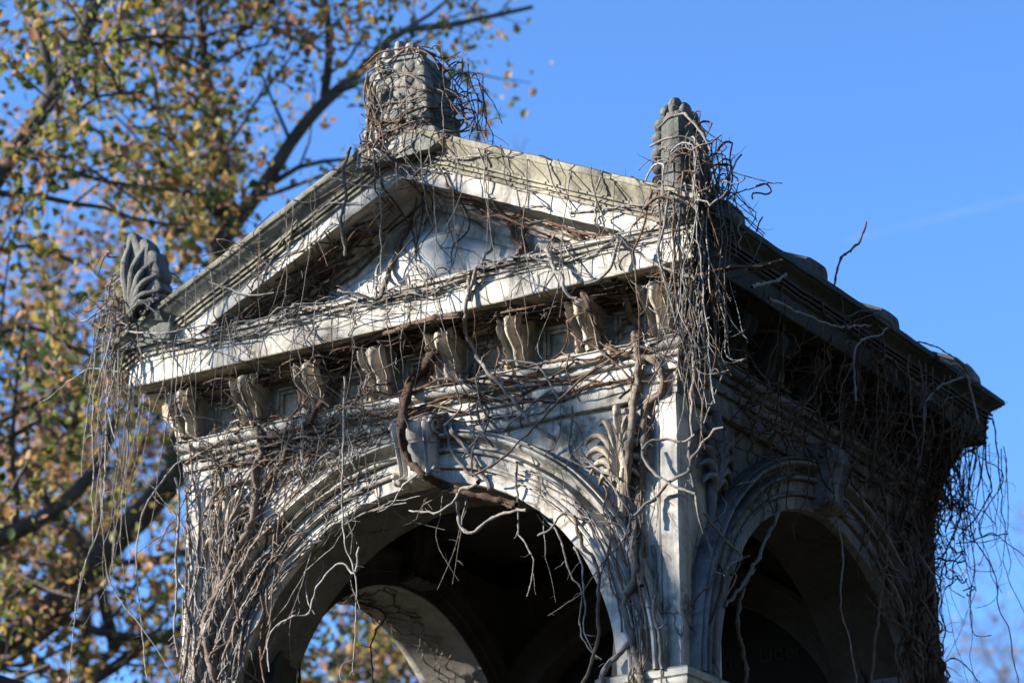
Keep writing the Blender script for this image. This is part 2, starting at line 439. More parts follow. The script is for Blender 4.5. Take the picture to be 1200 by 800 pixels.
for fy, mt, mc in ((lambda y: y, M_MARBLE, M_CROWN), (lambda y: D-y, M_SIDE, M_EAVE)):
    for side in (1, -1):
        st = Stone(); st.grid(rake_rings(RAKE, fy, side)); o = st.build('raking_cornice', mt, tomb, .004)
        st = Stone(); st.grid(rake_rings(CROWN, fy, side)); st.build('crown_moulding', mc, o, .005)
    st = Stone()
    y = .015
    n = 30
    st.grid([[(x, fy(y), z) for z in np.linspace(-.26, max(rk(.30, x), -.255), 6)] for x in np.linspace(-2.72, -.2, n)])
    tym = st.build('tympanum', mt, tomb, .004)
    # the smooth raised field in its middle, swelling towards the centre
    st = Stone(); rr = []
    for x in np.linspace(-2.45, -.50, 40):
        top = max(rk(.17, x), -.20); row = [(x, fy(y+.004), -.235)]
        for k in range(9):
            t = k/8; e = min(1, 6*t, 6*(1-t))*min(1, (x+2.45)/.08, (-.50-x)/.08)
            row.append((x, fy(y-.002-.016*e-.022*max(0, 1-((x+1.47)/.75)**2)*math.sin(math.pi*t)), -.23+(top+.23)*t))
        row.append((x, fy(y+.004), top+.004)); rr.append(row)
    st.grid(rr)
    st.build('relief_panel', M_PANEL if mt is M_MARBLE else mt, tym, .002, 50)

# --- roof: two slopes, side crowns, rounded cover tiles running to the eaves
st = Stone()
for side in (1, -1):
    xs = [XA + ((.215 if side > 0 else -W-.215)-XA)*k/12 for k in range(13)]
    st.grid([[(x, y, rk(.632, x)) for y in np.linspace(-.22, D+.22, 20)] for x in xs])
    st.grid([[(x, y, rk(.50, x)) for y in np.linspace(-.0, D, 4)] for x in xs])
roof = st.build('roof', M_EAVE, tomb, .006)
for side in (1, -1):
    st = Stone()
    rings = []
    for i in range(41):
        t = i/40
        r = []
        for off, h in CROWN:
            x = off if side > 0 else -W-off
            r.append((x, -off + (D+2*off)*t, rk(h, x)))
        rings.append(r)
    st.grid(rings)
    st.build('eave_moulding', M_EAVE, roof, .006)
for side in (1, -1):
    for y in (.12, 1.0, 1.86, 2.76):
        st = Stone(); rings = []
        xe = .275 if side > 0 else -W-.275
        for i in range(15):
            t = i/14
            x = XA + (xe-XA)*t
            sc_ = 1.0
            se = lambda v: math.copysign(abs(v)**.4, v)
            rings.append([(x, y+.115*se(math.cos(a))*sc_, rk(.628, x)+.095*se(math.sin(a))*sc_) for a in np.linspace(0, math.pi, 13)])
        st.grid(rings, cap=True)
        st.build('cover_tile', M_TILE, roof, .007)

# --- acroteria
def unit(v): v = np.array(v, float); return v/np.linalg.norm(v)
def petal(st, base, tip, width, thick, nrm):
    thick *= .8; width *= random.uniform(.85, 1.1)
    base = np.array(base, float); tip = np.array(tip, float)
    ax = unit(tip-base); nrm = unit(nrm); sd = unit(np.cross(ax, nrm))
    L = np.linalg.norm(tip-base)
    st.ell((base+tip)/2, (sd, nrm, ax), (width, thick, L/2), 18, 16)
def block(st, rows):
    """rows: (z, x0, x1, y0, y1) stacked sections"""
    rings = []
    for z, x0, x1, y0, y1 in rows:
        b = .014
        rings.append([(x0+b, y0, z), ((x0+x1)/2, y0, z), (x1-b, y0, z), (x1, y0+b, z), (x1, (y0+y1)/2, z), (x1, y1-b, z), (x1-b, y1, z), (x0+b, y1, z), (x0, y1-b, z), (x0, y0+b, z)])
    st.grid(rings, closed=True, cap=True)
# right corner: two half palmettes meeting on the corner ridge
st = Stone()
xr, yr = .215, -.285
def rz(x): return rk(.634, x)
zb = -.20
block(st, [(zb-.06, xr-.15, xr+.02, yr-.02, yr+.30), (zb+.06, xr-.15, xr+.015, yr-.015, yr+.30), (zb+.07, xr-.125, xr, yr, yr+.25), (zb+.3, xr-.125, xr, yr, yr+.25), (zb+.46, xr-.122, xr, yr, yr+.24), (zb+.505, xr-.105, xr-.004, yr+.006, yr+.21), (zb+.525, xr-.07, xr-.01, yr+.03, yr+.14)])
for k, (dz, dx, dyy) in enumerate(((.10, .122, .262), (.175, .124, .264), (.25, .122, .266), (.325, .126, .262), (.40, .122, .25), (.465, .108, .22))):
    st.ell((xr-dx-.022, yr+.045, zb+dz), ((1, 0, .25), (0, 1, 0), (-.25, 0, 1)), (.046, .044, .037), 16, 12)
    st.ell((xr-.045, yr+dyy+.02, zb+dz), ((1, 0, 0), (0, 1, .25), (0, -.25, 1)), (.048, .046, .037), 16, 12)
for px_, py_, pz in ((-.098, .045, .515), (-.052, .045, .545), (-.008, .06, .515), (-.02, .15, .50)):
    st.ell((xr+px_, yr+py_, zb+pz), ((1, 0, 0), (0, 1, 0), (0, 0, 1)), (.030, .048, .050), 16, 12)
st.build('corner_acroterion', M_FINIAL, tomb, .010, 50)
# left corner: half palmette, a thick scalloped plate falling to the right, ribbed on its face
st = Stone()
OUT = [(148, 376), (147, 350), (148, 325), (149, 300), (149, 284), (151, 275), (155, 272), (160, 275), (164, 283), (167, 280), (172, 280), (176, 285), (176, 293), (179, 293), (184, 295), (187, 301), (186, 309), (188, 312), (191, 318), (190, 325), (187, 329), (191, 333), (192, 340), (188, 345), (190, 349), (190, 356), (186, 359), (191, 366), (192, 376)]
def plate(y): return [on_plane(px, py, 1, y) for px, py in OUT]
fr_ = np.array(plate(-.305)); cen = fr_.mean(0)
rings = []
for k, (sc_, dy) in enumerate(((.02, -.030), (.5, -.026), (.88, -.020), (.98, -.008), (1.0, .006), (1.0, .05), (.96, .085), (.8, .10), (.3, .105), (.02, .106))):
    q = cen+(fr_-cen)*np.array([sc_, 1, sc_]); q[:, 1] = -.305+dy
    rings.append([tuple(p) for p in q])
st.grid(rings, closed=True, cap=True)
root_ = on_plane(154, 374, 1, -.33)
for px, py in ((155, 279), (172, 287), (183, 302), (187, 319), (188, 339), (187, 354)):
    tp = on_plane(px-1, py+2, 1, -.315); md = (root_*.45+tp*.55)+np.array([-.025, -.035, .03])
    pts = resample(np.array([root_, md, tp]), .025); st.tube(pts, .009+.014*np.sin(np.linspace(.2, 2.9, len(pts))), 8, 1.0)
for q_ in ((176, 357), (170, 366)):
    c0 = on_plane(*q_, 1, -.335); st.tube([(c0[0]+.032*math.cos(a)*(1-a/9), c0[1]-.005, c0[2]+.032*math.sin(a)*(1-a/9)) for a in np.linspace(0, 7, 18)], [.011]*18, 6)
xl, yl, zl = -3.235, -.285, -.17
block(st, [(zl-.09, xl-.03, xl+.32, yl-.01, yl+.26), (zl+.02, xl-.02, xl+.31, yl-.005, yl+.25), (zl+.05, xl, xl+.22, yl+.01, yl+.12)])
block(st, [(zl+.0, xl-.01, xl+.08, yl+.02, yl+.30), (zl+.25, xl, xl+.07, yl+.02, yl+.25), (zl+.45, xl+.01, xl+.06, yl+.02, yl+.14)])
st.build('corner_acroterion', M_FINIAL, tomb, .007, 50)
# back right corner, mostly hidden, a low stump
st = Stone()
block(st, [(-.24, .08, .24, D+.02, D+.28), (-.05, .10, .22, D+.04, D+.26), (.0, .12, .2, D+.1, D+.2)])
st.build('corner_acroterion', M_FINIAL, tomb, .010, 50)
# apex: tall palmette block over the ridge
st = Stone()
xa, ya, za = -1.42, -.30, .53
block(st, [(za-.10, xa-.29, xa+.23, ya-.02, ya+.33), (za+.02, xa-.265, xa+.215, ya-.012, ya+.32), (za+.045, xa-.23, xa+.145, ya, ya+.30), (za+.25, xa-.222, xa+.135, ya, ya+.29), (za+.42, xa-.205, xa+.115, ya, ya+.27), (za+.49, xa-.16, xa+.085, ya+.01, ya+.22), (za+.53, xa-.11, xa+.04, ya+.04, ya+.15)])
for k, (l, dz, dy) in enumerate(((.228, .10, .30), (.228, .18, .30), (.222, .26, .295), (.216, .34, .285), (.196, .415, .26), (.155, .48, .22))):
    st.ell((xa-l, ya+.045, za+dz), ((1, 0, .3), (0, 1, 0), (-.3, 0, 1)), (.046, .052, .038), 16, 12)
    st.ell((xa+.10-.010*k, ya+dy, za+dz), ((1, 0, 0), (0, 1, .3), (0, -.3, 1)), (.056, .048, .038), 16, 12)
    st.ell((xa+.13-.010*k, ya+.03, za+dz+.01), ((1, 0, .3), (0, 1, 0), (-.3, 0, 1)), (.026, .040, .034), 14, 10)
    for q in (-.15, -.055, .045):           # shallow leaf scales on the face
        if k < 5: st.ell((xa+q*(1-.06*k)-.01*(k % 2)+random.uniform(-.022, .022), ya+.008, za+dz+random.uniform(-.022, .022)), ((1, 0, q*3), (0, 1, 0), (-q*3, 0, 1)), (.040*random.uniform(.7, 1.2), .022, .038*random.uniform(.7, 1.2)), 14, 10)
for px_, pz in ((-.125, .535), (-.055, .565), (.01, .54)):
    st.ell((xa+px_, ya+.06, za+pz-.01), ((1, 0, 0), (0, 1, 0), (0, 0, 1)), (.036, .055, .052), 16, 12)
for s_ in (1, -1):
    st.tube([(xa-.05+s_*.075+.04*math.cos(a)*(1-a/13)*s_, ya-.012, za+.10+.04*math.sin(a)*(1-a/13)) for a in np.linspace(0, 8, 18)], [.013]*18, 8)
st.build('apex_acroterion', M_APEX, tomb, .014, 50)

# --- keystones: scrolled consoles
def keystone(mp, c, sgn, mt, kw=1.0):
    st = Stone(); nv, nu = 34, 41
    rings = []
    top, bot = -.912, -1.262
    for i in range(nv+1):
        t = i/nv
        z = top + (bot-top)*t
        d = .135 - .050*(1/(1+math.exp(-(t-.55)*7))) + .012*math.sin(math.pi*min(t/.4, 1)) + (.040*math.exp(-((t-.94)/.05)**2))
        if t < .12: d -= (1-t/.12)**2*.05
        w = (.116 - .022*t + (.010 if t > .88 else 0))*kw
        row = []
        for j in range(nu):
            q = -1+2*j/(nu-1)
            rel = .016*math.exp(-((abs(q)-.90)/.07)**2) + .010*math.exp(-((abs(q)-.68)/.06)**2) - .012*math.exp(-((abs(q)-.79)/.05)**2) - .010*math.exp(-((abs(q)-.53)/.07)**2) + .022*(1-min(abs(q)/.5, 1)**2)
            if t > .86: rel = .008*math.cos(q*9)
            row.append(mp(c+sgn*q*w, -(d+rel), z))
        rings.append([mp(c-sgn*w, .02, z)]+row+[mp(c+sgn*w, .02, z)])
    st.grid(rings)
    n = len(rings[0]); st.F.append(tuple(range(len(st.V)-n, len(st.V)))); st.F.append(tuple(range(0, n)))
    o = st.build('keystone', mt, tomb, .003, 50)
    for s in (1, -1):                # volute eyes on the cheeks
        for zc, dc, r in ((-.975, .095, .055), (-1.225, .085, .035)):
            pts = [mp(c+s*(.121*kw), -(dc + r*(1-a/15)*math.cos(a)), zc + r*(1-a/15)*math.sin(a)) for a in np.linspace(0, 12, 34)]
            st = Stone(); st.tube(pts, [.009]*34, 6, nrm=np.array(mp(1, 0, 0))-np.array(mp(0, 0, 0)))
            st.build('volute', mt, o, .001, 60)
keystone(mpF, -1.465, 1, M_MARBLE); keystone(mpR, YC, 1, M_SIDE, .85); keystone(mpL, YC, 1, M_MARBLE)
# inner keystones (seen through the openings)
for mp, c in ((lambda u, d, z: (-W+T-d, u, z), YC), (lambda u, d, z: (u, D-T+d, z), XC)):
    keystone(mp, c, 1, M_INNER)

# --- spandrel palmettes
def palmette(mp, c, sgn, mt, mirror=1):
    st = Stone(); y = .022
    bx, bz = c, -1.43
    fr = [(-.025, .385, .40), (-.13, .31, .33), (-.205, .235, .28), (-.215, .15, .21), (-.185, .07, .14), (-.13, .0, .08)]
    for s in (1, -1):
        for k, (dx, dz, h) in enumerate(fr):
            if s == -1 and k == 0: continue
            p0 = np.array([dx*.04, -.03+.012*(5-k)]); p1 = np.array([dx*.10, h*.78]); p2 = np.array([dx*.55, h*1.08]); p3 = np.array([dx, dz])
            pts, rad = [], []
            for t in np.linspace(0, 1, 16):
                q = (1-t)**3*p0+3*(1-t)**2*t*p1+3*(1-t)*t*t*p2+t**3*p3
                pts.append(mp(bx+mirror*s*q[0]*(1.0 if s == 1 else .8), y-.022-.030*math.sin(math.pi*t**.8), bz+q[1]))
                rad.append(.004+.0155*math.sin(math.pi*min(t**.9, 1))**.7)
            st.tube(pts, rad, 8, 1.5, np.array(mp(0, -1, 0))-np.array(mp(0, 0, 0)))
    st.tube([mp(bx, y-.01, bz-.32), mp(bx-.005*mirror, y-.02, bz-.15), mp(bx, y-.02, bz+.02), mp(bx, y-.015, bz+.12)], [.012, .022, .03, .012], 8, 1, np.array(mp(0, -1, 0))-np.array(mp(0, 0, 0)))
    st.build('spandrel_palmette', mt, tomb, .007, 60)
palmette(mpF, -.31, 1, M_FRIEZE, 1); palmette(mpF, -2.72, 1, M_FRIEZE, -1)
palmette(mpR, .33, 1, M_SIDE, -1); palmette(mpR, D-.33, 1, M_SIDE, 1)

# --- piers under the arches: abacus + shaft, plinth; ceiling; dark inscribed slab in the back arch
for x in (-.19, -W+.19):
    for y in (.21, D-.21):
        st = Stone()
        hx, hy = .19, .21
        prof = [(-.03, ZS), (.050, ZS+.004), (.062, ZS-.008), (.062, ZS-.040), (.052, ZS-.048), (.056, ZS-.06), (.048, ZS-.085), (.02, ZS-.11), (.0, ZS-.13), (-.02, ZS-.2), (-.02, ZS-.3)]
        def rr(off, z): 
            p = []
            cs = [(x-hx-off, y-hy-off), (x+hx+off, y-hy-off), (x+hx+off, y+hy+off), (x-hx-off, y+hy+off)]
            for a, b in zip(cs, cs[1:]+cs[:1]): p += [(a[0]+(b[0]-a[0])*k/6, a[1]+(b[1]-a[1])*k/6, z) for k in range(6)]
            return p
        st.grid([rr(o_, z_) for o_, z_ in prof], closed=True)
        cap = st.build('pier_capital', M_MARBLE, tomb, .004)
        st = Stone()
        st.grid([[(x+.17*math.cos(a), y+.17*math.sin(a), z) for a in np.linspace(0, 2*math.pi, 25)[:-1]] for z in np.linspace(ZS-.3, GZ+.7, 12)], closed=True)
        st.box((x-.24, y-.24, GZ+.4), (x+.24, y+.24, GZ+.7), .02)
        st.build('column', M_MARBLE, tomb, .004)
st = Stone(); st.box((-W-.5, -.5, GZ), (.5, D+.5, GZ+.2), .02); st.box((-W-.2, -.2, GZ+.2), (.2, D+.2, GZ+.4), .02)
st.build('plinth', M_SIDE, tomb, .004)
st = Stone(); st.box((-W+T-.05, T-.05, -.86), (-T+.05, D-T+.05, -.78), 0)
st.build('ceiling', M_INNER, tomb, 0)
st = Stone(); st.box((-W+.3, D-.27, -5.6), (-.3, D-.2, -1.2), .004)
slab = st.build('inscription_slab', M_SLAB, tomb, 0)
for word, wx in (('ne', -1.21), ('Liders', -.985)):
    tc = bpy.data.curves.new('lettering', 'FONT'); tc.body = word; tc.size = .135; tc.extrude = .003
    to = bpy.data.objects.new('lettering_source', tc); COL.objects.link(to)
    dg = bpy.context.evaluated_depsgraph_get(); lm = bpy.data.meshes.new_from_object(to.evaluated_get(dg))
    bpy.data.objects.remove(to)
    lm.name = 'lettering'; lm.materials.clear(); lm.materials.append(M_GILT)
    lo = bpy.data.objects.new('lettering', lm); COL.objects.link(lo); lo.parent = slab
    lo.rotation_euler = (math.pi/2, 0, 0); lo.location = (wx, D-.2735, -1.665)
st = Stone()
for k in range(5):                    # running wave ornament under the name
    x0 = -1.12+.11*k
    st.tube([(x0+.04*math.cos(a)*(1-a/11), D-.272, -1.86+.04*math.sin(a)*(1-a/11)) for a in np.linspace(-1.2, 7, 20)], [.006]*20, 6)
st.build('wave_ornament', M_GILT, slab, 0, 60)

# ------------------------------------------------------------------ setting
def disc():
    n = 64; V = [(0, 0, GZ)]; F = []
    for i, r in enumerate((15, 60, 300, 1500)):
        V += [(r*math.cos(2*math.pi*j/n), r*math.sin(2*math.pi*j/n), GZ) for j in range(n)]
    for j in range(n): F.append((0, 1+j, 1+(j+1) % n))
    for i in range(3):
        for j in range(n): F.append((1+i*n+j, 1+(i+1)*n+j, 1+(i+1)*n+(j+1) % n, 1+i*n+(j+1) % n))
    return V, F
g = raw_mesh('ground', *disc(), M_GROUND, smooth=0); tag(g, kind='structure')

# ------------------------------------------------------------------ vines
dg = bpy.context.evaluated_depsgraph_get()
BV, BF = [], []
for o in COL.objects:
    if o.type == 'MESH' and o.name != 'ground':
        b = len(BV); mw = o.matrix_world
        BV += [v.co.copy() for v in o.data.vertices] if not o.data.name.startswith('lettering') else []
        if not o.data.name.startswith('lettering'): BF += [tuple(b+i for i in p.vertices) for p in o.data.polygons]
BVH = BVHTree.FromPolygons(BV, BF)

class HMap:
    """outermost masonry surface seen along one axis"""
    def __init__(s, ax, u0, u1, z0, z1, step, sign, start):
        s.u0, s.z0, s.st = u0, z0, step
        nu = int((u1-u0)/step)+1; nz = int((z1-z0)/step)+1
        A = np.full((nu, nz), np.nan)
        dirv = Vector((0, 0, 0)); dirv[ax] = -sign
        for i in range(nu):
            for j in range(nz):
                p = Vector((0, 0, z0+j*step)); p[ax] = start; p[1-ax] = u0+i*step
                h = BVH.ray_cast(p, dirv, 6)
                if h[0] is not None: A[i, j] = h[0][ax]*sign
        s.A = A; s.sign = sign
    def __call__(s, u, z, void):
        i = np.clip(np.rint((np.asarray(u)-s.u0)/s.st).astype(int), 0, s.A.shape[0]-1)
        j = np.clip(np.rint((np.asarray(z)-s.z0)/s.st).astype(int), 0, s.A.shape[1]-1)
        h = s.A[i, j]
        return np.where(np.isnan(h) | (h < void-.18), void, h)
HF = HMap(1, -3.5, .5, -2.75, 1.25, .016, -1, -2.0)      # height = -y
HR = HMap(0, -.5, 3.4, -2.75, .4, .016, 1, 2.0)         # height = x

class Tubes:
    def __init__(s): s.V = []; s.F = []; s.A = []; s.n = 0
    def add(s, P, r, tint, sides=5):
        P = np.asarray(P, float); m = len(P)
        if m < 2: return
        r = np.broadcast_to(np.asarray(r, float), (m,))
        t = np.gradient(P, axis=0); t /= (np.linalg.norm(t, axis=1)[:, None]+1e-9)
        ref = np.array([.31, .87, .39]) if abs(t[m//2] @ np.array([.31, .87, .39])) < .8 else np.array([.9, -.2, .38])
        a = np.cross(t, ref); a /= (np.linalg.norm(a, axis=1)[:, None]+1e-9); b = np.cross(t, a)
        an = np.arange(sides)*2*math.pi/sides
        V = P[:, None, :] + r[:, None, None]*(a[:, None, :]*np.cos(an)[None, :, None] + b[:, None, :]*np.sin(an)[None, :, None])
        i = np.arange(m-1)[:, None]*sides; j = np.arange(sides)[None, :]; k = (j+1) % sides
        F = np.stack([i+j, i+k, i+sides+k, i+sides+j], -1).reshape(-1, 4) + s.n
        tn = np.clip(tint + rng.normal(0, .03, m), 0, 1)
        s.V.append(V.reshape(-1, 3)); s.F.append(F); s.A.append(np.repeat(tn, sides)); s.n += m*sides
    def build(s, name, mat, parent=None):
        return raw_mesh(name, np.concatenate(s.V), np.concatenate(s.F), mat, parent, 180, np.concatenate(s.A), quads=True)

def wiggle(n, dim, amp, corr=6):
    """smooth random walk-like offset plus small kinks at the nodes"""
    k = max(3, n//corr+2)
    c = rng.normal(0, 1, (k, dim)); x = np.linspace(0, k-1, n)
    w = np.stack([np.interp(x, np.arange(k), c[:, i]) for i in range(dim)], 1)
    return w*amp
def nodes_r(n, r0, r1, step, node=.055):
    """taper with swollen nodes"""
    t = np.linspace(0, 1, n); r = r0+(r1-r0)*t
    k = max(2, int(node/step))
    ph = rng.integers(0, k)
    b = np.ones(n); idx = np.arange(ph, n, k); b[idx] = 1+rng.uniform(.15, .55, len(idx))
    return r*b*rng.uniform(.9, 1.1, n)
def tautness(h, hs, it=14):
    for _ in range(it):
        g = h.copy(); g[1:-1] = .25*h[:-2]+.5*h[1:-1]+.25*h[2:]
        h = np.maximum(g, hs)
    return h
def face_strand(H, uz, r, lift=0., amp=.012, step=.022, void=-.02):
    """lay a stem over the face: 2-D path -> 3-D path resting on the masonry, taut over hollows"""
    p = resample(uz, step); p = p + wiggle(len(p), 2, amp*1.5, 11) + wiggle(len(p), 2, amp*.28, 3)
    hs = H(p[:, 0], p[:, 1], void) + r*.7
    h = tautness(hs.copy(), hs)
    if lift: h = h + np.abs(wiggle(len(p), 1, lift, 7)[:, 0])
    return np.stack([p[:, 0], -h, p[:, 1]], 1) if H is HF else np.stack([h, p[:, 0], p[:, 1]], 1)
def twigs(tb, P, r, tint, dens=1.0, ln=(.04, .2), out=(0, -1, 0), sides=3):
    out = np.array(out, float)
    L = np.linalg.norm(np.diff(P, axis=0), axis=1).sum()
    n = rng.poisson(L*dens*2.2)
    for _ in range(n):
        i = rng.integers(1, len(P)-1)
        d = rng.normal(0, .7, 3)+out*.45+np.array([0, 0, -.15]); d /= np.linalg.norm(d)
        l = .012+(ln[1]-.012)*rng.uniform(0, 1)**2.2; m = max(4, int(l/.018))
        q = [P[i]]; dd = d
        for k in range(m):
            dd = dd + rng.normal(0, .26, 3)+np.array([0, 0, -.03]); dd /= np.linalg.norm(dd); q.append(q[-1]+dd*l/m)
        rr = min(r*.55, .0035)*rng.uniform(.6, 1.1)
        tb.add(np.array(q), np.linspace(rr, rr*.45, len(q)), tint+rng.normal(0, .06), sides)
def hang(start, length, sway=.03, step=.028, drift=(0, 0), curl=0., over=None):
    n = max(5, int(length/step))
    P = np.zeros((n, 3)); z = np.linspace(0, -length, n)
    t = np.linspace(0, 1, n)
    w = wiggle(n, 2, sway, 15)*(.25+t[:, None]) + wiggle(n, 2, sway*.11, 3)
    w -= w[0]
    P[:, 0] = start[0]+w[:, 0]+drift[0]*t**1.5; P[:, 1] = start[1]+w[:, 1]+drift[1]*t**1.5; P[:, 2] = start[2]+z
    if curl:
        k = int(n*.75); a = np.linspace(0, 1, n-k)**2
        P[k:, 0] += curl*a; P[k:, 2] += abs(curl)*.8*a
    if over is not None:
        t = np.linspace(1, 0, 8)[:-1, None]; o = np.array(over, float)*rng.uniform(.6, 1.2)
        A = P[0] + o*t + np.array([0, 0, 1.0])*np.sin(t*math.pi*.85)*np.linalg.norm(o)*.32
        P = np.vstack([A, P])
    return P
U = rng.uniform

# ---- individual stems read off the photograph and laid on the masonry
def cast(px, py):
    d = ray(px, py); h = BVH.ray_cast(Vector(CAM), Vector(d), 40)
    return None if h[0] is None else np.array(h[0])
def stem(label, pts, wpx, tint, mode='s', end=.55, tw=2.0, lift=0.0, cat='vine', group=None, name='vine_stem'):
    """mode 's' on the surface, ('y',v) / ('x',v) hanging free in that plane"""
    out = np.array([0, -1, 0]); Q = []
    for a, b in zip(pts[:-1], pts[1:]):
        m = max(2, int(math.hypot(b[0]-a[0], b[1]-a[1])/5))
        Q += [(a[0]+(b[0]-a[0])*k/m, a[1]+(b[1]-a[1])*k/m) for k in range(m)]
    Q.append(pts[-1]); Q = resample(np.array(pts, float), 5.0)
    r = wpx/2/232.0*.88
    if mode == 's' or mode == 'r':
        P = []
        for q in Q:
            h = cast(*q)
            f = on_plane(q[0], q[1], 1, -.05) if mode == 's' else on_plane(q[0], q[1], 0, .05)
            if h is None or (mode == 's' and h[1] > .12) or (mode == 'r' and h[0] < -.12): h = f
            P.append(h)
        P = np.array(P); n = len(P)
        # distance from the camera: let it stay near, taut over hollows
        d = np.linalg.norm(P-CAM, axis=1); hs = -d + r*1.1
        h = tautness(hs.copy(), hs, 10) + lift*np.sin(np.linspace(0, math.pi, n))
        dirs = (P-CAM)/d[:, None]; P = CAM + dirs*(-h)[:, None]
    else:
        ax = {'y': 1, 'x': 0}[mode[0]]; P = np.array([on_plane(q[0], q[1], ax, mode[1]) for q in Q])
        w = wiggle(len(P), 1, .03, 8)[:, 0]; P = P + (P-CAM)/15*w[:, None]
    P = resample(P, .02); P = P + wiggle(len(P), 3, min(.005, r*.5), 2)
    tb = Tubes()
    rr = nodes_r(len(P), r, r*end, .02, .09)
    tb.add(P, rr, tint, 8 if wpx > 4 else 6)
    if wpx >= 6:                                         # a second, thinner strand twisted along the thick ones
        t = np.linspace(0, len(P)*.12, len(P)); s = r*1.0
        off = np.stack([np.cos(t)*s, -np.abs(np.sin(t))*s*.6, np.sin(t)*s], 1)
        tb.add(P+off, rr*.42, tint+.08, 5)
    twigs(tb, P, r, tint+.12, tw, (.03, .16))
    o = tb.build(name, M_VINE); tag(o, label, cat, group)
    return o
K = .30; B = .45; TN = .65; GR = .85; PL = .95
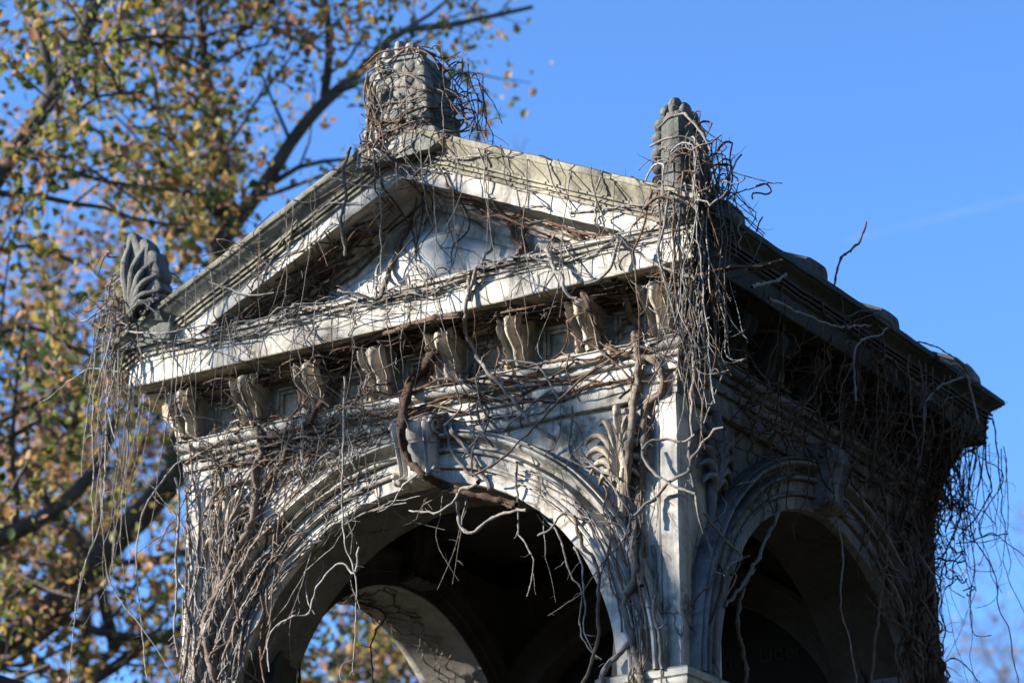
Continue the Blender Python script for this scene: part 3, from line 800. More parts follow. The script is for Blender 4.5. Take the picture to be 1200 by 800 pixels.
STEMS = [
 ('thick dark stem crossing the front keystone and bending under the arch', [(510, 412), (497, 430), (478, 460), (473, 486), (472, 518), (478, 539), (492, 554), (513, 567), (535, 575), (575, 584), (606, 590)], 12, .12, 's', .6, 1, .05),
 ('grey stem bowed over the arch moulding right of the front keystone', [(515, 489), (524, 485), (530, 507), (547, 527), (562, 547), (577, 574)], 6, .82, 's', .7, 1),
 ('thinner grey stem looped beside the bowed one right of the keystone', [(525, 488), (523, 505), (527, 522), (541, 545), (560, 563)], 5, .8, 's', .7, 1),
 ('blue-grey broken twig jutting across the top of the front arch opening', [(562, 565), (540, 575), (526, 592), (512, 600), (480, 597)], 5, .85, ('y', -.10), .35, 1),
 ('pale hooked twig dangling in the top of the front arch opening', [(536, 587), (537, 602), (540, 617), (552, 624), (580, 605), (617, 596)], 4.5, .8, ('y', -.06), .8, 1),
 ('small pale twig curving down left from the foot of the keystone', [(490, 555), (470, 572), (460, 590), (442, 600)], 3.5, .95, ('y', -.16), .4, 1),
 ('long straight dark stem slanting across the right half of the arch', [(700, 430), (667, 457), (630, 497), (590, 535), (565, 552), (550, 556)], 3.0, .45, ('y', -.13), 1.0, .5),
 ('stout brown stem climbing the right front pier over the leaf carving', [(744, 385), (745, 400), (749, 442), (741, 477), (742, 495), (737, 525), (735, 545), (737, 580), (742, 600), (741, 632), (745, 672), (734, 705), (740, 740), (746, 775), (752, 800)], 9, .6, 's', 1.0, 2),
 ('grey stem crossing the capital out of the stout stem on the right pier', [(740, 742), (735, 755), (715, 775), (704, 800)], 7, .8, 's', .9, 1),
 ('brown stem bent round under the corner beside the stout right pier stem', [(741, 417), (765, 422), (776, 440), (772, 462), (757, 477), (755, 500), (754, 540), (750, 575), (744, 602), (750, 640), (752, 690)], 8, .58, 's', .8, 2),
 ('thin grey stem running straight down the inner edge of right pier', [(766, 640), (768, 680), (767, 720), (772, 750), (775, 785)], 5, .72, 's', .8, 3),
 ('reddish stem leaning through the frieze between the two right brackets', [(682, 339), (695, 365), (702, 383), (711, 404), (724, 412), (741, 417), (760, 423)], 7.5, .4, 's', .8, 2),
 ('reddish stem dropping beside the last front bracket', [(722, 328), (734, 352), (736, 370), (747, 381), (752, 388), (745, 402)], 7.5, .42, 's', 1, 1),
 ('thick brown stem winding down the left front pier', [(300, 500), (307, 527), (300, 545), (300, 570), (297, 595), (292, 620), (280, 640), (262, 682), (243, 717), (240, 740), (245, 770), (252, 800)], 9, .55, 's', .9, 2),
 ('short brown stem joining the thick one on the left pier from above', [(345, 512), (335, 530), (332, 542), (315, 560), (302, 580), (298, 600)], 6.5, .5, 's', .8, 2),
 ('reddish brown stem curling over the frieze left of the middle', [(405, 440), (387, 457), (372, 477), (365, 492), (335, 505), (305, 512)], 7, .38, 's', .8, 3),
 ('thick reddish stem lying under the cornice above the frieze', [(400, 407), (450, 390), (482, 380), (510, 372), (540, 368)], 9, .4, 's', .7, 3),
 ('long grey stem draped from the cornice ledge down to the right spandrel', [(552, 322), (547, 355), (545, 385), (552, 405), (567, 430), (585, 450), (605, 472), (622, 495), (650, 515)], 5.5, .8, 's', .7, 2, .08),
 ('brown stem leaning in the middle of the gable field', [(482, 262), (470, 280), (460, 310), (447, 345)], 7, .5, 's', .9, 2),
 ('pale stem arched over the left part of the gable field', [(486, 262), (465, 273), (452, 282), (443, 315), (440, 352)], 4.5, .9, 's', .8, 2, .05),
 ('grey S-shaped stem hooked over the gable ledge right of the middle', [(545, 255), (572, 272), (577, 287), (570, 300), (562, 312), (552, 330), (548, 350)], 5, .85, 's', .9, 2, .04),
 ('forked reddish stem in the right corner of the gable field', [(595, 258), (598, 268), (602, 280), (610, 292), (606, 306)], 6, .4, 's', .9, 2),
 ('thin reddish stem beside the forked one in the gable field', [(612, 262), (613, 275), (610, 290), (604, 304)], 5, .42, 's', .9, 2),
 ('stubby grey stem hanging over the right part of the cornice', [(640, 290), (647, 312), (660, 325), (665, 342), (676, 350)], 5.5, .88, ('y', -.29), .7, 1),
 ('pale cut stem sagging below the right end of the cornice', [(725, 276), (720, 300), (713, 318), (700, 330), (684, 335)], 4.5, .88, ('y', -.30), .9, 1),
 ('straight grey stem reaching from the cornice to the right corner', [(726, 276), (747, 295), (770, 310), (795, 320), (815, 327)], 4, .85, ('y', -.31), .8, 1),
 ('grey tendril looping level round the right corner pilaster', [(752, 527), (760, 517), (780, 515), (802, 517), (815, 510)], 3.5, .8, ('y', -.09), .8, .5),
 ('grey tendril sloping down round the right corner pilaster', [(752, 520), (754, 537), (770, 557), (790, 570), (815, 579)], 4, .85, ('y', -.09), .8, .5),
 ('forked stem rising across the right corner pilaster into the shade', [(745, 605), (770, 580), (790, 560), (807, 550), (812, 537), (825, 517), (845, 499)], 5, .8, ('y', -.07), .7, 1.5),
 ('thick grey stem hanging down the shaded face beside the corner', [(814, 330), (812, 400), (812, 440), (811, 475), (812, 505), (807, 540), (815, 575), (820, 610), (832, 640), (836, 675)], 5.5, .8, ('x', .08), .5, 3),
 ('bent grey twig hooking off the shaded right face above its arch', [(826, 600), (845, 627), (866, 648), (869, 652), (858, 660), (850, 667)], 3.5, .85, ('x', .09), .8, 1),
 ('beaded twig chain dangling inside the right half of front arch', [(632, 600), (646, 615), (657, 632), (667, 670), (681, 692), (680, 720), (681, 740), (690, 760), (705, 772)], 2.6, .8, ('y', .0), .6, 5),
 ('second pale twig dangling beside the chain in the front arch', [(672, 640), (682, 660), (683, 690), (686, 716), (683, 735), (692, 757), (700, 773)], 2.4, .9, ('y', -.02), .6, 4),
 ('grey twig reaching left from the right edge of the front arch', [(672, 604), (660, 601), (650, 615), (640, 624), (630, 627)], 4, .8, ('y', -.06), .6, 1),
 ('reddish stem trailing along the inner right edge of the front arch', [(672, 605), (685, 640), (697, 657), (702, 680), (700, 712), (701, 745), (695, 770), (682, 800)], 4.5, .5, ('y', -.04), .9, 1),
 ('pale curled tendril dropping in the left half of the front arch', [(420, 640), (416, 672), (400, 660), (380, 675), (367, 700), (360, 720), (340, 722), (320, 737), (314, 752), (315, 787)], 3, .95, ('y', -.03), .7, 1),
 ('long knotted strand hanging from cornice into the left arch half', [(404, 440), (402, 520), (401, 600), (405, 640), (416, 672), (417, 720), (414, 790)], 3, .9, ('y', -.12), .5, 3),
 ('dark twig bent across the left opening seen through the arch', [(350, 800), (353, 760), (368, 715), (380, 700), (400, 690), (422, 700)], 3.5, .1, ('y', .46), .6, 1),
 ('dark twig dangling in the far left opening behind the arch', [(418, 705), (440, 712), (452, 722), (441, 738), (435, 760), (438, 800)], 3, .08, ('y', .8), .6, 2),
 ('long dark stem slanting through the shaded right arch opening', [(920, 545), (914, 560), (912, 599), (899, 629), (881, 668), (851, 710)], 5.5, .75, ('x', .03), .7, .5),
 ('dark brown stem hanging straight down in the right arch opening', [(884, 665), (872, 686), (864, 728), (870, 758), (875, 800)], 5, .5, ('x', .0), .9, .5),
 ('thin pale tendril hanging down across the right arch opening', [(968, 560), (980, 605), (988, 650), (985, 710), (995, 746), (1004, 800)], 2.5, .9, ('x', .06), .8, 1),
 ('dark stem hanging near the far jamb of the right arch', [(1034, 560), (1040, 620), (1036, 674), (1028, 728), (1022, 800)], 4, .5, ('x', .05), .8, 1),
 ('grey forked stem lying along the shaded eave below the first tile', [(900, 350), (909, 353), (943, 368), (972, 381), (998, 382), (1021, 381)], 4, .85, ('x', .34), .7, 2),
 ('short pale stem stub poking out under the shaded eave', [(880, 336), (905, 330), (922, 322)], 4.5, .9, ('x', .36), .8, .5),
 ('hooked grey stem arching on the middle of the shaded eave', [(1003, 470), (1001, 440), (1001, 411), (1012, 398), (1032, 392), (1040, 384)], 3, .9, ('x', .36), .7, 2),
 ('pale thick stem bent over the far end of the eave', [(1100, 421), (1112, 425), (1125, 430), (1133, 442), (1139, 460), (1143, 482), (1146, 496)], 5, 1.0, ('x', .36), .6, 1),
 ('thin dark tendril arching above the far end of the eave', [(1074, 400), (1098, 407), (1123, 423), (1135, 438)], 2.2, .3, ('x', .38), .8, .5),
 ('curved grey stem sagging under the far end of the eave', [(1128, 442), (1104, 451), (1088, 466), (1083, 484), (1082, 500)], 3.2, .8, ('x', .36), .8, 2),
 ('bare forked twig standing up from the roof slope against the sky', [(977, 337), (981, 318), (986, 302), (1000, 291), (1010, 278), (1015, 262)], 3.2, .25, ('x', .30), .9, .4),
 ('thin twig stretched level into the sky behind the corner ornament', [(852, 236), (862, 227), (885, 220), (899, 215), (917, 215)], 1.8, .2, ('x', .36), .7, .5),
 ('small forked twig standing on the eave near the corner curtain', [(886, 272), (889, 262), (894, 255)], 2.2, .2, ('x', .34), .8, 4),
 ('looping dark tendril swinging out below the far eave corner', [(1115, 526), (1135, 528), (1155, 540), (1172, 549), (1174, 566), (1157, 594), (1147, 614), (1151, 628), (1162, 624), (1182, 637), (1202, 652)], 1.9, .12, ('y', 3.0), .7, 1),
 ('long dark tendril trailing low in the sky right of the tomb', [(1118, 540), (1135, 600), (1140, 627), (1165, 670), (1170, 710), (1182, 735), (1187, 770), (1194, 800)], 2.2, .12, ('y', 2.9), .6, 2),
 ('dark tendril ending in an upward hook right of the tomb', [(1122, 545), (1132, 605), (1142, 660), (1137, 700), (1139, 737), (1147, 745), (1162, 744)], 1.7, .14, ('y', 2.95), .7, 2),
 ('short dark tendril leaning back against the far right pier', [(1130, 560), (1127, 600), (1112, 637), (1098, 667)], 2.4, .14, ('y', 2.9), .9, 3),
 ('low dark tendril springing off the far right pier near the bottom', [(1106, 778), (1110, 772), (1122, 772), (1135, 783), (1149, 800)], 2.2, .12, ('y', 2.8), .6, 2),
 ('thick black stem stub hanging at the far right eave corner', [(1106, 545), (1112, 570), (1119, 594)], 4.5, .1, ('y', 2.8), .6, 2),
 ('longest pale strand trailing below the left cornice end', [(128, 430), (125, 465), (120, 600), (100, 660), (92, 690), (85, 750), (80, 800)], 2.4, .92, ('y', -.30), .5, 3),
 ('strand bowed away from the left pier in front of the trees', [(212, 540), (200, 550), (170, 595), (160, 650), (165, 725), (172, 795)], 2.4, .9, ('y', -.12), .6, 2),
 ('strand leaning right towards the foot of the left pier', [(118, 560), (120, 620), (130, 685), (170, 740), (206, 795)], 2.0, .75, ('y', -.20), .6, 2),
 ('pale twig sticking out level left of the cornice end', [(150, 436), (125, 434), (105, 432), (80, 447), (62, 462), (50, 470)], 2.6, .92, ('y', -.28), .6, 2),
 ('grey strand standing off the outer edge of the left pier', [(207, 560), (210, 610), (206, 650), (208, 690), (204, 740), (209, 770)], 3.4, .85, ('y', -.06), .9, 1),
 ('grey twig lying across the left raking cornice near its foot', [(245, 330), (290, 345), (320, 343)], 3, .85, ('y', -.35), .6, 2),
 ('long grey strand lying over the left foot of the gable', [(145, 388), (190, 390), (225, 383), (255, 380)], 3, .88, ('y', -.37), .7, 2),
 ('dark clump stem hanging over the left raking cornice by the apex', [(412, 172), (403, 200), (405, 230), (400, 262), (404, 300)], 4.5, .55, ('y', -.36), .8, 4),
 ('twig arching over the top of the apex ornament', [(428, 78), (438, 66), (452, 60), (480, 56), (505, 66), (514, 82)], 3, .3, ('y', -.37), .7, 2),
 ('dark twig poking out right from the apex ornament', [(500, 97), (520, 103), (540, 115), (555, 124)], 2.2, .2, ('y', -.2), .7, 1),
 ('tan stem wrapped twice round the right corner ornament', [(772, 150), (785, 138), (800, 134), (815, 146), (826, 160), (832, 176)], 3.6, .75, ('y', -.36), .9, 1),
 ('second tan stem wrapped lower round the right corner ornament', [(762, 172), (780, 163), (800, 160), (818, 168), (830, 184)], 3.2, .75, ('y', -.36), .9, 2),
]
for s in STEMS: stem(*s)

# ---- hanging strands, each its own object
def strand_obj(P, r, tint, label, group, tw=2.0, sides=4, r1=.5):
    tb = Tubes(); tb.add(P, nodes_r(len(P), r, r*r1, .028, .06), tint, sides); twigs(tb, P, r, tint, tw, (.03, .12))
    return tag(tb.build('hanging_strand', M_VINE), label, 'vine strand', group)
for i in range(50):                    # from the front cornice
    x = U(-3.0, -.1) if i % 3 else rng.normal(-1.9, .45)
    x = min(max(x, -3.1), -.05)
    top = U(-.27, -.20) if i % 2 else min(rk(.60, x), .5)
    L = U(.2, .8) if i % 5 else U(.9, 1.5)
    y = -(O+.03) - abs(rng.normal(0, .03)) - (.05 if i % 2 == 0 else 0)
    strand_obj(hang((x, y, top), L, .035, drift=(rng.normal(0, .07), U(-.03, .05)), curl=rng.normal(0, .06) if i % 3 == 0 else 0, over=(rng.normal(0, .12), U(.06, .2), -U(0, .05))), U(.0016, .0042), min(max(rng.normal(.74, .15), .2), 1),
               'thin grey strand hanging over the front of the gable', 'strands hanging over the front')
for i in range(95):                   # curtain at the right corner, tint lowered to carry its partial shade
    x = U(.09, .33); y = U(-.40, .10); z = U(-.26, .12)
    L = U(.35, 1.0) if i % 3 else U(.8, 1.3)
    strand_obj(hang((x, y, z), L, .045, drift=(rng.normal(-.04, .06), rng.normal(-.02, .05)), curl=rng.normal(0, .07) if i % 4 == 0 else 0, over=(-U(.05, .22), U(-.05, .2), -U(0, .06))), U(.0022, .0055) if i % 6 else U(.005, .0075), min(max(rng.normal(.66, .2), .1), 1),
               'grey strand in the dense curtain hanging at the right gable corner', 'curtain of strands at the right corner', 4)
for i in range(40):                    # left corner
    x = U(-3.46, -3.22); y = U(-.40, .1); z = U(-.30, .18)
    L = U(.3, .8) if i % 4 else U(1.0, 1.75)
    strand_obj(hang((x, y, z), L, .04, drift=(rng.normal(-.05, .06), rng.normal(0, .04)), over=(U(.05, .25), U(-.05, .15), -U(0, .06))), U(.002, .0048), min(max(rng.normal(.85, .12), .2), 1),
               'thin strand hanging off the left gable corner', 'strands at the left corner', 4)
for i in range(15):                    # far right corner
    x = U(-.05, .34); y = U(2.75, 3.35); z = U(-.52, -.45)
    L = U(.25, .8) if i % 3 else U(1.0, 1.7)
    strand_obj(hang((x, y, z), L, .07, drift=(rng.normal(.02, .08), rng.normal(.03, .1)), curl=rng.normal(0, .1) if i % 2 else 0), U(.0022, .0045), .15,
               'dark thin strand hanging against the sky below the far eave corner', 'strands at the far corner', 4)

# ---- the tangle: growth too fine to count, gathered by the place it covers
KEEP = [(-1.64, -1.24, -1.27, -.93, .85), (-.62, -.32, -1.38, -1.05, .75), (-1.75, -.80, -.18, .24, .62), (-1.25, -.55, -1.2, -1.02, .5), (-.11, .0, -2.2, -1.05, .6)]
def spray(tb, H, gen, n, rr, tint, ts, lift, amp=.012, tw=1.5, void=-.02, out=(0, -1, 0)):
    for _ in range(n):
        uz = gen()
        if H is HF:
            q = resample(np.array(uz, float), .05); hit = False
            for x0, x1, z0, z1, pr in KEEP:
                if np.any((q[:, 0] > x0) & (q[:, 0] < x1) & (q[:, 1] > z0) & (q[:, 1] < z1)) and U(0, 1) < pr: hit = True
            if hit: continue
        r = U(*rr)
        P = face_strand(H, uz, r, lift*U(.2, 1), amp, void=void)
        tt = min(max(rng.normal(tint, ts), .02), 1)
        tb.add(P, nodes_r(len(P), r, r*U(.4, .8), .022), tt, 5 if r > .004 else 4)
        twigs(tb, P, r, tt+.05, tw, (.03, .15), out)
def polar(a0, a1, r0, r1, c=XC, m=6):
    return [(c+(r0+(r1-r0)*t)*math.cos(a0+(a1-a0)*t), ZS+(r0+(r1-r0)*t)*math.sin(a0+(a1-a0)*t)) for t in np.linspace(0, 1, m)]
# left pier and left half of the arch
tb = Tubes()
def g():
    x = U(-3.03, -2.62); z1 = U(-1.7, -.75)
    return [(x, -2.72), (x+rng.normal(0, .03), -2.2), (x+rng.normal(.02, .05), (z1-2.2)/2), (x+rng.normal(.03, .07), z1)]
spray(tb, HF, g, 42, (.0035, .0075), .78, .15, .012, .010, 2)
def g():
    r0 = U(1.16, 1.45); a0 = R(180-U(-12, 30)); a1 = a0 - R(U(25, 85))
    return polar(a0, a1, r0, r0+rng.normal(.0, .09))
spray(tb, HF, g, 42, (.003, .0075), .74, .15, .02, .012, 2.2)
def g():                              # strands sweeping from the pier up to the string course
    x = U(-2.9, -2.4); return [(x, U(-2.2, -1.5)), (x+U(0, .2), U(-1.4, -1.1)), (x+U(.1, .6), U(-.95, -.75))]
spray(tb, HF, g, 20, (.003, .006), .62, .18, .03, .015, 2)
def g():                              # fine hair-like runners
    x = U(-3.0, -1.7); z = U(-1.6, -.78); a = U(.6, 2.4); L = U(.3, .9); return [(x, z), (x+L*.4*math.cos(a)+rng.normal(0, .04), z+L*.4*math.sin(a)), (x+L*math.cos(a), min(z+L*math.sin(a), -.5))]
spray(tb, HF, g, 60, (.0014, .003), .72, .18, .025, .014, 3)
tag(tb.build('vine_tangle', M_VINE), 'mat of clinging stems sheathing the left front pier and arch', 'vines', kind='stuff')
# string course, frieze
tb = Tubes()
def g():
    x = U(-3.05, -.5); L = U(.4, 1.5); z = U(-.94, -.72); return [(x, z), (x+L*.33, z+rng.normal(0, .03)), (x+L*.66, z+rng.normal(0, .04)), (min(x+L, .06), z+rng.normal(0, .06))]
spray(tb, HF, g, 28, (.003, .008), .40, .12, .03, .014, 2.5)
def g():
    x = U(-3.0, -.1); return [(x, U(-.8, -.7)), (x+rng.normal(0, .1), U(-.68, -.6)), (x+rng.normal(0, .16), U(-.56, -.47))]
spray(tb, HF, g, 24, (.003, .007), .42, .14, .04, .012, 3)
def g():                              # up and over loops in front of the band
    x = U(-2.9, -.2); a = U(-1, 1)*.35
    return [(x, U(-1.3, -.9)), (x+a*.4+rng.normal(0, .06), U(-.95, -.75)), (x+a+rng.normal(0, .08), U(-.75, -.48))]
spray(tb, HF, g, 37, (.0028, .006), .62, .2, .06, .018, 2.5)
def g():
    x = U(-2.7, -.5); L = U(.3, .8)*random.choice((1, -1)); return [(x, U(-1.0, -.78)), (x+L*.5, U(-1.15, -.85)), (x+L, U(-1.35, -.9))]
spray(tb, HF, g, 15, (.0028, .0065), .55, .2, .05, .016, 2.5)
tag(tb.build('vine_tangle', M_VINE), 'reddish tangle of twigs along the frieze and string course', 'vines', kind='stuff')
# stems packed in the dark under the cornice and under the gable slopes
tb = Tubes()
for i in range(120):
    x = U(-3.2, .15); L = U(.15, .8); y0, y1 = U(-.17, -.0), U(-.17, -.0); z = -.456-U(.006, .035)
    P = resample(np.array([(x, y0, z), (x+L*.35, y0+rng.normal(0, .03), z-abs(rng.normal(0, .015))), (x+L*.7, y1, z-abs(rng.normal(0, .02))), (min(x+L, .2), y1+rng.normal(0, .03), z-U(0, .03))]), .025)
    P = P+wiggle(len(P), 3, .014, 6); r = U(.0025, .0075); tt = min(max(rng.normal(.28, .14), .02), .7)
    tb.add(P, nodes_r(len(P), r, r*.6, .025), tt, 5); twigs(tb, P, r, tt+.1, 2.5, (.03, .14), (0, -.3, -1))
for i in range(52):
    s_ = 1 if i % 3 == 0 else -1; x = XA+s_*U(0, 1.2); L = U(.2, .7); y0 = U(-.21, -.02); h = .35-U(0, .07)
    P = resample(np.array([(x, y0, rk(h, x)), (x+s_*L*.5, y0+rng.normal(0, .04), rk(h-U(0, .03), x+s_*L*.5)), (x+s_*L, U(-.21, -.02), max(rk(h, x+s_*L), -.23))]), .025)
    P[:, 0] = np.clip(P[:, 0], -2.95, -.05)
    P = P+wiggle(len(P), 3, .016, 6); r = U(.0025, .007); tt = min(max(rng.normal(.3, .15), .02), .7)
    tb.add(P, nodes_r(len(P), r, r*.6, .025), tt, 5); twigs(tb, P, r, tt+.1, 2.5, (.03, .12), (0, -.3, -1))
tag(tb.build('vine_tangle', M_VINE), 'dark brown stems packed under the front cornice and the gable slopes', 'vines', kind='stuff')
# right half of the arch, right pier
tb = Tubes()
def g():
    r0 = U(1.16, 1.46); a0 = R(U(-12, 30)); return polar(a0, a0+R(U(15, 60)), r0, r0+rng.normal(.02, .1))
spray(tb, HF, g, 12, (.003, .0065), .75, .15, .03, .014, 2.5)
def g():
    x = U(-.42, -.12); return [(x, -2.65), (x+rng.normal(0, .03), -2.1), (x+rng.normal(0, .05), U(-1.9, -1.4)), (x+rng.normal(0, .08), U(-1.3, -.85))]
spray(tb, HF, g, 7, (.003, .007), .65, .16, .02, .014, 2)
def g():
    x = U(-.95, -.35); z = U(-1.35, -.9); return [(x, z), (x+rng.normal(.05, .12), z-.2), (x+rng.normal(.12, .15), z-.45), (x+rng.normal(.2, .15), z-.7)]
spray(tb, HF, g, 10, (.0028, .006), .72, .16, .04, .018, 2.5)
tag(tb.build('vine_tangle', M_VINE), 'loose net of stems over the right front pier and spandrel', 'vines', kind='stuff')
# gable: ledge, field, raking cornices
tb = Tubes()
def g():
    x = U(-3.1, -.5); L = U(.3, 1.3); z = U(-.30, -.20); return [(x, z+rng.normal(0, .03)), (x+L*.5, z+rng.normal(0, .04)), (min(x+L, .15), z+rng.normal(0, .05))]
spray(tb, HF, g, 22, (.0025, .0055), .86, .10, .05, .014, 3)
def g():
    x = U(-2.4, -.5); zt = rk(.32, x); return [(x, zt+.02), (x+rng.normal(-.05, .08), (zt-.23)/2), (x+rng.normal(-.1, .15), -.23)]
spray(tb, HF, g, 30, (.0025, .0065), .58, .2, .04, .014, 3, void=.0)
def g():                              # under the rakes, brown
    s = random.choice((1, -1, -1)); x = XA+s*U(.05, .5); L = U(.3, .9); h = U(.24, .36)
    return [(x, rk(h, x)), (x+s*L*.5, rk(h+rng.normal(0, .02), x+s*L*.5)), (x+s*L, rk(h+rng.normal(0, .03), x+s*L))]
spray(tb, HF, g, 13, (.003, .007), .38, .14, .02, .012, 3)
def g():                              # on the rakes
    s = random.choice((1, -1)); x = XA+s*U(.0, 1.3); L = U(.2, .8); h = U(.36, .66); h2 = h+rng.normal(0, .28)
    return [(x, rk(h, x)), (x+s*L*.5, rk((h+h2)/2+rng.normal(0, .04), x+s*L*.5)), (x+s*L, rk(h2, x+s*L))]
spray(tb, HF, g, 15, (.0022, .005), .80, .14, .03, .014, 2.5)
def g():                              # crossing down over the rakes
    x = U(-3.0, .1); z = rk(U(.55, .68), x); return [(x, z), (x+rng.normal(0, .06), z-.18), (x+rng.normal(0, .12), z-U(.25, .5))]
spray(tb, HF, g, 14, (.0022, .0048), .78, .16, .05, .015, 2.5)
def g():
    x = U(-3.1, .0); z = U(-.75, .35); a = U(0, 6.28); L = U(.25, .8); c_ = rng.normal(0, .5)
    p = [(x, z)]
    for k in range(4): a += c_*.6+rng.normal(0, .25); p.append((p[-1][0]+L/4*math.cos(a), p[-1][1]+L/4*math.sin(a)))
    return [(min(u, .2), min(v, rk(.66, u))) for u, v in p]
spray(tb, HF, g, 48, (.002, .0042), .82, .15, .10, .012, 3, void=.05)
tag(tb.build('vine_tangle', M_VINE), 'grey web of twigs over the gable field and its sloping cornices', 'vines', kind='stuff')
# apex
tb = Tubes()
def g():
    x = xa+U(-.28, .26); z = U(.75, 1.12); return [(x, z), (x+rng.normal(.02, .07), z-.25), (x+rng.normal(.02, .12), z-.5), (x+rng.normal(0, .16), z-U(.55, .95))]
spray(tb, HF, g, 30, (.0025, .006), .62, .22, .03, .016, 3, void=.1)
def g():
    z = U(.5, 1.05); s = random.choice((1, -1)); return [(xa-.3*s, z+rng.normal(0, .06)), (xa-.1*s, z+rng.normal(0, .05)), (xa+.1*s, z+rng.normal(0, .07)), (xa+.28*s, z+rng.normal(0, .1))]
spray(tb, HF, g, 16, (.0025, .005), .5, .22, .03, .016, 3, void=.15)
def g():                              # knot of stems where the rakes meet
    x = xa+U(-.45, .4); z = rk(U(.3, .62), x); return [(x, z), (x+rng.normal(0, .15), z-U(.05, .2)), (x+rng.normal(0, .25), z-U(.15, .5))]
spray(tb, HF, g, 16, (.0028, .007), .6, .22, .05, .018, 3)
for i in range(16):                   # on the shaded flank of the apex block
    y = U(-.3, .12); P = hang((xa+.18+U(0, .06), y, za+U(.2, .5)), U(.25, .55), .05, drift=(.05, 0), over=(-.12, 0, -.02)); tb.add(P, nodes_r(len(P), .004, .002, .028), U(.1, .6), 4); twigs(tb, P, .004, .4, 5, (.03, .12))
tag(tb.build('vine_tangle', M_VINE), 'knot of dark twigs wrapped round the apex ornament', 'vines', kind='stuff')
# corner ornaments
tb = Tubes()
for i in range(22):
    P = hang((xr+U(.0, .14), yr+U(-.05, .40), zb+U(.10, .46)), U(.2, .6), .06, drift=(U(0, .1), U(-.05, .1)), over=(-U(.05, .15), U(-.05, .1), -.02)); tb.add(P, nodes_r(len(P), U(.003, .006), .002, .028), U(.2, .75), 4); twigs(tb, P, .004, .5, 6, (.03, .14), (1, 0, 0))
def ball(c, rad, n, tint):
    for i in range(n):
        p = np.array(c)+rng.normal(0, 1, 3)*rad; d = rng.normal(0, 1, 3); q = [p]
        for k in range(9): d = d*.7+rng.normal(0, .5, 3); q.append(q[-1]+unit(d)*.035)
        tb.add(resample(np.array(q), .02), U(.002, .0055), tint+rng.normal(0, .15), 4)
ball((.28, -.15, -.16), (.07, .12, .08), 22, .7)
tag(tb.build('vine_tangle', M_VINE), 'bristling twigs on the right corner ornament and its moulding', 'vines', kind='stuff')
tb = Tubes()
ball((-3.30, -.25, -.05), (.05, .10, .14), 50, .65)
for i in range(40):
    P = hang((xl+U(-.12, .10), yl+U(-.06, .2), zl+U(.05, .42)), U(.2, .55), .05, drift=(U(-.1, .02), 0), over=(.12, .05, -.03)); tb.add(P, nodes_r(len(P), U(.003, .0055), .002, .028), U(.3, .9), 4); twigs(tb, P, .004, .6, 5, (.03, .12), (-1, 0, 0))
tag(tb.build('vine_tangle', M_VINE), 'bristling twigs on the left corner ornament', 'vines', kind='stuff')
# shaded right side: stem tints darkened to stand for the shade
tb = Tubes()
def g():
    y = .05+2.9*U(0, 1)**.55; return [(y, U(-.50, -.40)), (y+rng.normal(0, .08), U(-.75, -.6)), (y+rng.normal(0, .15), U(-1.5, -.85))]
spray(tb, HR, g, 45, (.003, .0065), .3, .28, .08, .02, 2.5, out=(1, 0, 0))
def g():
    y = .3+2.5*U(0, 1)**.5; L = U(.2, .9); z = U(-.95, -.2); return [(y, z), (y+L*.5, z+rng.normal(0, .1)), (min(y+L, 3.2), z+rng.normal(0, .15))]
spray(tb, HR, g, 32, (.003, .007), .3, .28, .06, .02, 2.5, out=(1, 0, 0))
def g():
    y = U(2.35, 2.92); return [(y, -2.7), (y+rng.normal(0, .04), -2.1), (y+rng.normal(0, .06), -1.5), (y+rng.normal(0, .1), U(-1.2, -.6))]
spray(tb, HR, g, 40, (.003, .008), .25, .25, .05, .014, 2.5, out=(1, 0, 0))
def g():
    r0 = U(1.13, 1.42); a0 = R(U(-8, 40)); return polar(a0, a0+R(U(20, 60)), r0, r0+rng.normal(.02, .1), YC)
spray(tb, HR, g, 30, (.003, .007), .5, .25, .04, .014, 2, out=(1, 0, 0))
def g():
    r0 = U(1.13, 1.42); a0 = R(180-U(-8, 40)); return polar(a0, a0-R(U(15, 50)), r0, r0+rng.normal(.02, .1), YC)
spray(tb, HR, g, 8, (.003, .006), .6, .25, .03, .014, 2, out=(1, 0, 0))
for i in range(90):                  # hanging free under the eave
    P = hang((U(.12, .36), .25+2.9*U(0, 1)**.6, U(-.46, -.22)), U(.25, .95), .06, drift=(rng.normal(-.06, .08), rng.normal(0, .08)), curl=rng.normal(0, .07))
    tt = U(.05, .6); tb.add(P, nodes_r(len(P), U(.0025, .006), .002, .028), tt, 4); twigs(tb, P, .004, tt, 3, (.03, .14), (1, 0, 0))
ball((.10, .75, -.97), (.05, .16, .07), 30, .45)
ball((.10, 2.0, -.62), (.08, .5, .10), 90, .25)
ball((.05, 2.85, -.95), (.06, .14, .22), 70, .4)
tag(tb.build('vine_tangle', M_VINE), 'dark mass of stems under the shaded right eave and far pier', 'vines', kind='stuff')
